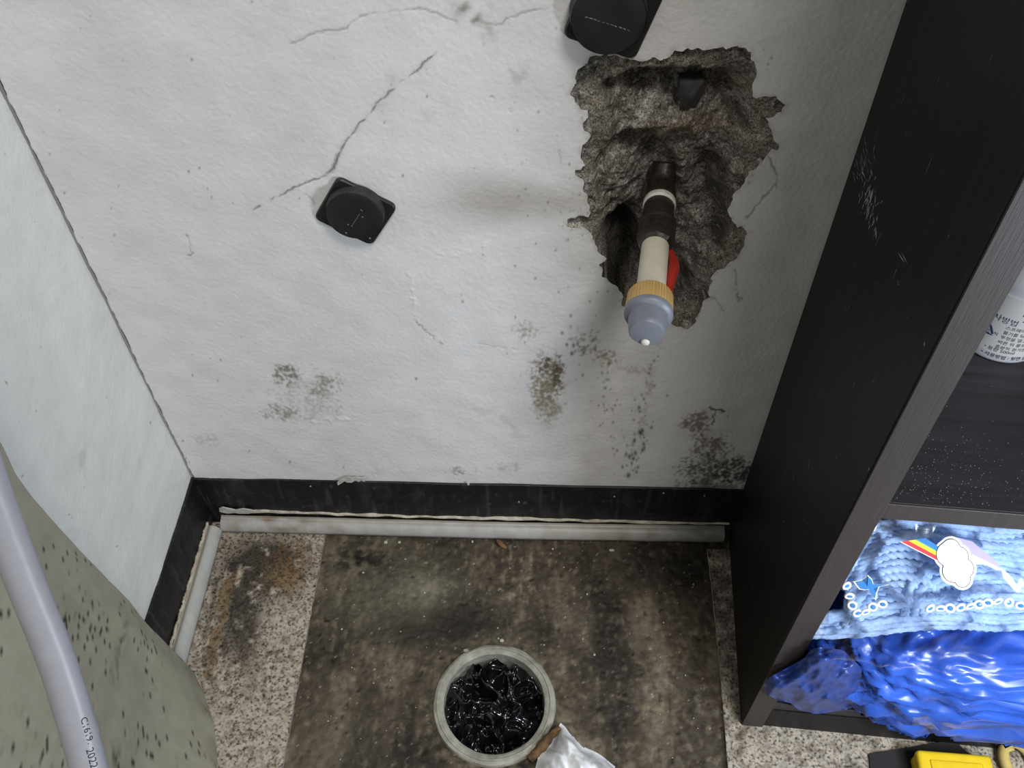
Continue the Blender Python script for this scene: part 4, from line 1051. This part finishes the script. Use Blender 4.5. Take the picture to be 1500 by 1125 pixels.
bow = Z1([(345, 530), (395, 520), (425, 555), (430, 490), (455, 515), (465, 545), (560, 548), (500, 560), (468, 575), (485, 600), (478, 640), (455, 610), (440, 575), (410, 580), (380, 575)])
ctr = (1180+450*.2133, 740+560*.2133)
flat('white_edge', [(ctr[0]+(x-ctr[0])*1.18, ctr[1]+(y-ctr[1])*1.18) for x, y in bow], LIFT-.0005, M_cardw, t); flat('bow_face', bow, LIFT+.0002, M_beadb, t)

# blue plastic bag beneath, spilling forward over the floor
nu, nv = 150, 110
Ug, T = np.meshgrid(np.linspace(0, 2*math.pi, nu), np.linspace(0, 1, nv), indexing='ij')
lat = (T-.5)*math.pi
def spow(c, e): return np.sign(c)*np.abs(c)**e
ex = spow(np.cos(lat), .45)*spow(np.cos(Ug), .55); ey = spow(np.cos(lat), .45)*spow(np.sin(Ug), .6); ez = spow(np.sin(lat), .7)
wr = .007*ridged(ex*1.1+ez*.6, ez*1.3+ey, 2.6, 3, 971)+.0035*ridged(ex+ey, ez*1.5, 7, 2, 975)-.006
lx = .172+(.138+wr)*ex; lx = np.where((ex < 0) & (ez < .3), lx+.055*sst(.3, -.9, ez)*(-ex), lx); lyb = .112+(.086+wr)*ey+.008*(ey > 0)*ez; lz = .0765+(.075+wr*.6)*ez
lz = np.maximum(lz, np.where(lyb > .188, .0022, .050)); lyb = np.maximum(lyb, .012)
lx = np.maximum(lx, .0215); lx = np.where((lyb > .20) & (lz < .10), lx, lx)
P = np.stack([cab.location[a_]+cdir[a_]*lx+fdir[a_]*lyb+(lz if a_ == 2 else 0) for a_ in range(3)], -1)
P[..., 2] = np.maximum(P[..., 2]-cab.location.z+.0, 0)+cab.location.z
bbag = thing('blue_bag', 'crumpled blue plastic bag bulging out of the cabinet bottom', 'plastic bag', tuple(cl(.166, .19, 0)))
from_np('bag_body', P.reshape(-1, 3), gridfaces(nu, nv), M_bluebag, bbag, True)
# loose flap hanging over the panel's front edge
fl_poly = [(1118, 1003), (1126, 993), (1140, 985), (1160, 975), (1178, 964), (1188, 952), (1200, 948), (1235, 952), (1262, 978), (1262, 1020), (1240, 1040), (1196, 1046), (1170, 1040), (1158, 1030), (1140, 1026), (1124, 1018)]
fo = cl(0, DEP+.0015, .05); fn = np.array(fdir)
nU = 60; xs = np.linspace(1112, 1268, nU); ysP = np.linspace(928, 1052, nU); A, B = np.meshgrid(xs, ysP, indexing='ij')
ins = inside(A, B, fl_poly); bd, bx, by = nearest_on(A, B, fl_poly); sn = bd < 1.6; A = np.where(sn, bx, A); B = np.where(sn, by, B); keep = ins | sn
mask = keep[:-1, :-1] & keep[1:, :-1] & keep[:-1, 1:] & keep[1:, 1:]
lift = .003+.007*sst(0, 22, np.where(sn, 0, bd))+.003*ridged(A*.01+B*.006, B*.012, 3.0, 2, 985)-.006*sst(1205, 1240, A)
P = np.array([atplane((a, b), fo+fn*l, fn) for a, b, l in zip(A.ravel(), B.ravel(), lift.ravel())])
v, f, _ = compact(P, gridfaces(nU, nU, mask)); from_np('bag_flap', v, f, mat('dark_blue_film', (.02, .055, .26), .42, n1=(120, 4, .4), spec=.6), bbag, True)

# ================================================================== things on the floor before the cabinet
mt = thing('rubber_mat', 'thin black rubber mat under the yellow case', 'mat', tuple(at((1330, 1130), 2, .0024)))
q = [at(p, 2, .0024) for p in ((1272, 1106), (1395, 1085), (1470, 1150), (1280, 1190))]
from_lists('mat_sheet', [(*p[:2], .0026) for p in q]+[(*p[:2], .0046) for p in q], [(0, 3, 2, 1), (4, 5, 6, 7), (0, 1, 5, 4), (1, 2, 6, 5), (2, 3, 7, 6), (3, 0, 4, 7)], M_rubber, mt)
yc = at((1412, 1168), 2, .0246)
yb = thing('yellow_case', 'bright yellow plastic case lying on the floor before the blue bag', 'case', (yc[0], yc[1], .0048))
yb.rotation_euler = (0, 0, math.radians(-3))
def ypart(name, m, f, sm=True):
    bm = bmesh.new(); f(bm); bmesh.ops.recalc_face_normals(bm, faces=bm.faces[:]); me = bpy.data.meshes.new(name); bm.to_mesh(me); bm.free(); o = link(name, me, m, None, False); o.parent = yb; return smooth_by_angle(o, 40)
ypart('lid', M_yellow, lambda b: box(b, -.029, .029, -.034, .034, .0112, .0205, .004, 4)); ypart('tray', M_yellow, lambda b: box(b, -.028, .028, -.033, .033, 0, .0108, .003, 3)); ypart('seam', M_gap, lambda b: box(b, -.0275, .0275, -.0325, .0325, .010, .012))
ypart('lid_rib', M_yellow, lambda b: box(b, -.020, .020, -.030, .026, .0200, .0214, .0012, 2)); ypart('side_clip', M_yellow, lambda b: box(b, -.0325, -.0285, -.010, .014, .003, .017, .0012, 2))
# scissors
sc_ = thing('scissors', 'scissors with beige plastic loop handles lying on the floor beside the yellow case', 'scissors', tuple(at((1490, 1110), 2, .004)))
def loop(name, cpx, rx, ry, rot, z, r):
    c = Vector(at(cpx, 2, z)); pts = [c+Vector((rx*math.cos(a)*math.cos(rot)-ry*math.sin(a)*math.sin(rot), rx*math.cos(a)*math.sin(rot)+ry*math.sin(a)*math.cos(rot), 0)) for a in np.linspace(0, 2*math.pi, 41)]
    V, F = sweep(pts, r, 12, cap=False); return from_lists(name, V, F, M_beige, sc_, True)
loop('handle_loop', (1494, 1118), .0115, .0165, .1, .0085, .0042); loop('handle_loop', (1548, 1112), .0125, .0155, -.2, .0085, .0042)
V, F = sweep(spline([at((1478, 1080), 2, .009), at((1474, 1090), 2, .009), at((1479, 1101), 2, .009)], 16), lambda u: .0052-.001*u, 12); from_lists('handle_tang', V, F, M_beige, sc_, True)
V, F = sweep(spline([at((1496, 1077), 2, .009), at((1484, 1078), 2, .009), at((1476, 1084), 2, .009)], 16), lambda u: .0046, 12); from_lists('handle_tang', V, F, M_beige, sc_, True)
for k, (a, b) in enumerate((((1500, 1080), (1580, 1050)), ((1512, 1090), (1580, 1070)))):
    p0 = Vector(at(a, 2, .009)); p1 = Vector(at(b, 2, .009)); s = Vector((-(p1-p0).y, (p1-p0).x, 0)).normalized()*.004; zz = Vector((0, 0, .0012))
    from_lists('blade', [p0-s, p1, p0+s, p0-s+zz, p1+zz, p0+s+zz], [(0, 1, 2), (5, 4, 3), (0, 3, 4, 1), (1, 4, 5, 2), (2, 5, 3, 0)], M_steel, sc_)

# dry chip and crumbs on the cement
lf = at((735, 799), 2, .001); V, F = sweep(spline([at((728, 791), 2, .003), at((734, 797), 2, .004), at((742, 803), 2, .002)], 14), lambda u: .0004+.0022*math.sin(math.pi*min(1, .1+.85*u)), 8)
tag(from_lists('dry_chip', V, F, M_leaf, None, True), 'dry curled brown chip on the cement by the wall moulding', 'debris')
bm = bmesh.new(); r2 = random.Random(9)
def crumb(x, y, s):
    r = bmesh.ops.create_icosphere(bm, subdivisions=1, radius=s); a = r2.random()*6
    for v in r['verts']:
        v.co = Vector((x+v.co.x*(1+.4*math.sin(a)), y+v.co.y*(1+.3*math.cos(a*2)), v.co.z*.6+s*.3-.0008))
for i in range(130):
    p = at((r2.uniform(470, 1030), r2.uniform(800, 1120)), 2, 0)
    if math.hypot(p[0]-DR[0], p[1]-DR[1]) < .056: continue
    crumb(p[0], p[1], abs(r2.gauss(.0001, .0003))+.0002)
for (px, py, s) in ((896, 806, .0022), (565, 794, .0018), (585, 794, .0014), (692, 793, .0015), (735, 938, .0018), (622, 868, .0012), (683, 953, .0022), (860, 870, .0012), (730, 935, .0016)):
    p = at((px, py), 2, 0); crumb(p[0], p[1], s)
cr = from_bm('floor_crumbs', bm, M_crumb); tag(cr, 'pale plaster crumbs scattered over the dark cement', 'debris', None, 'stuff')
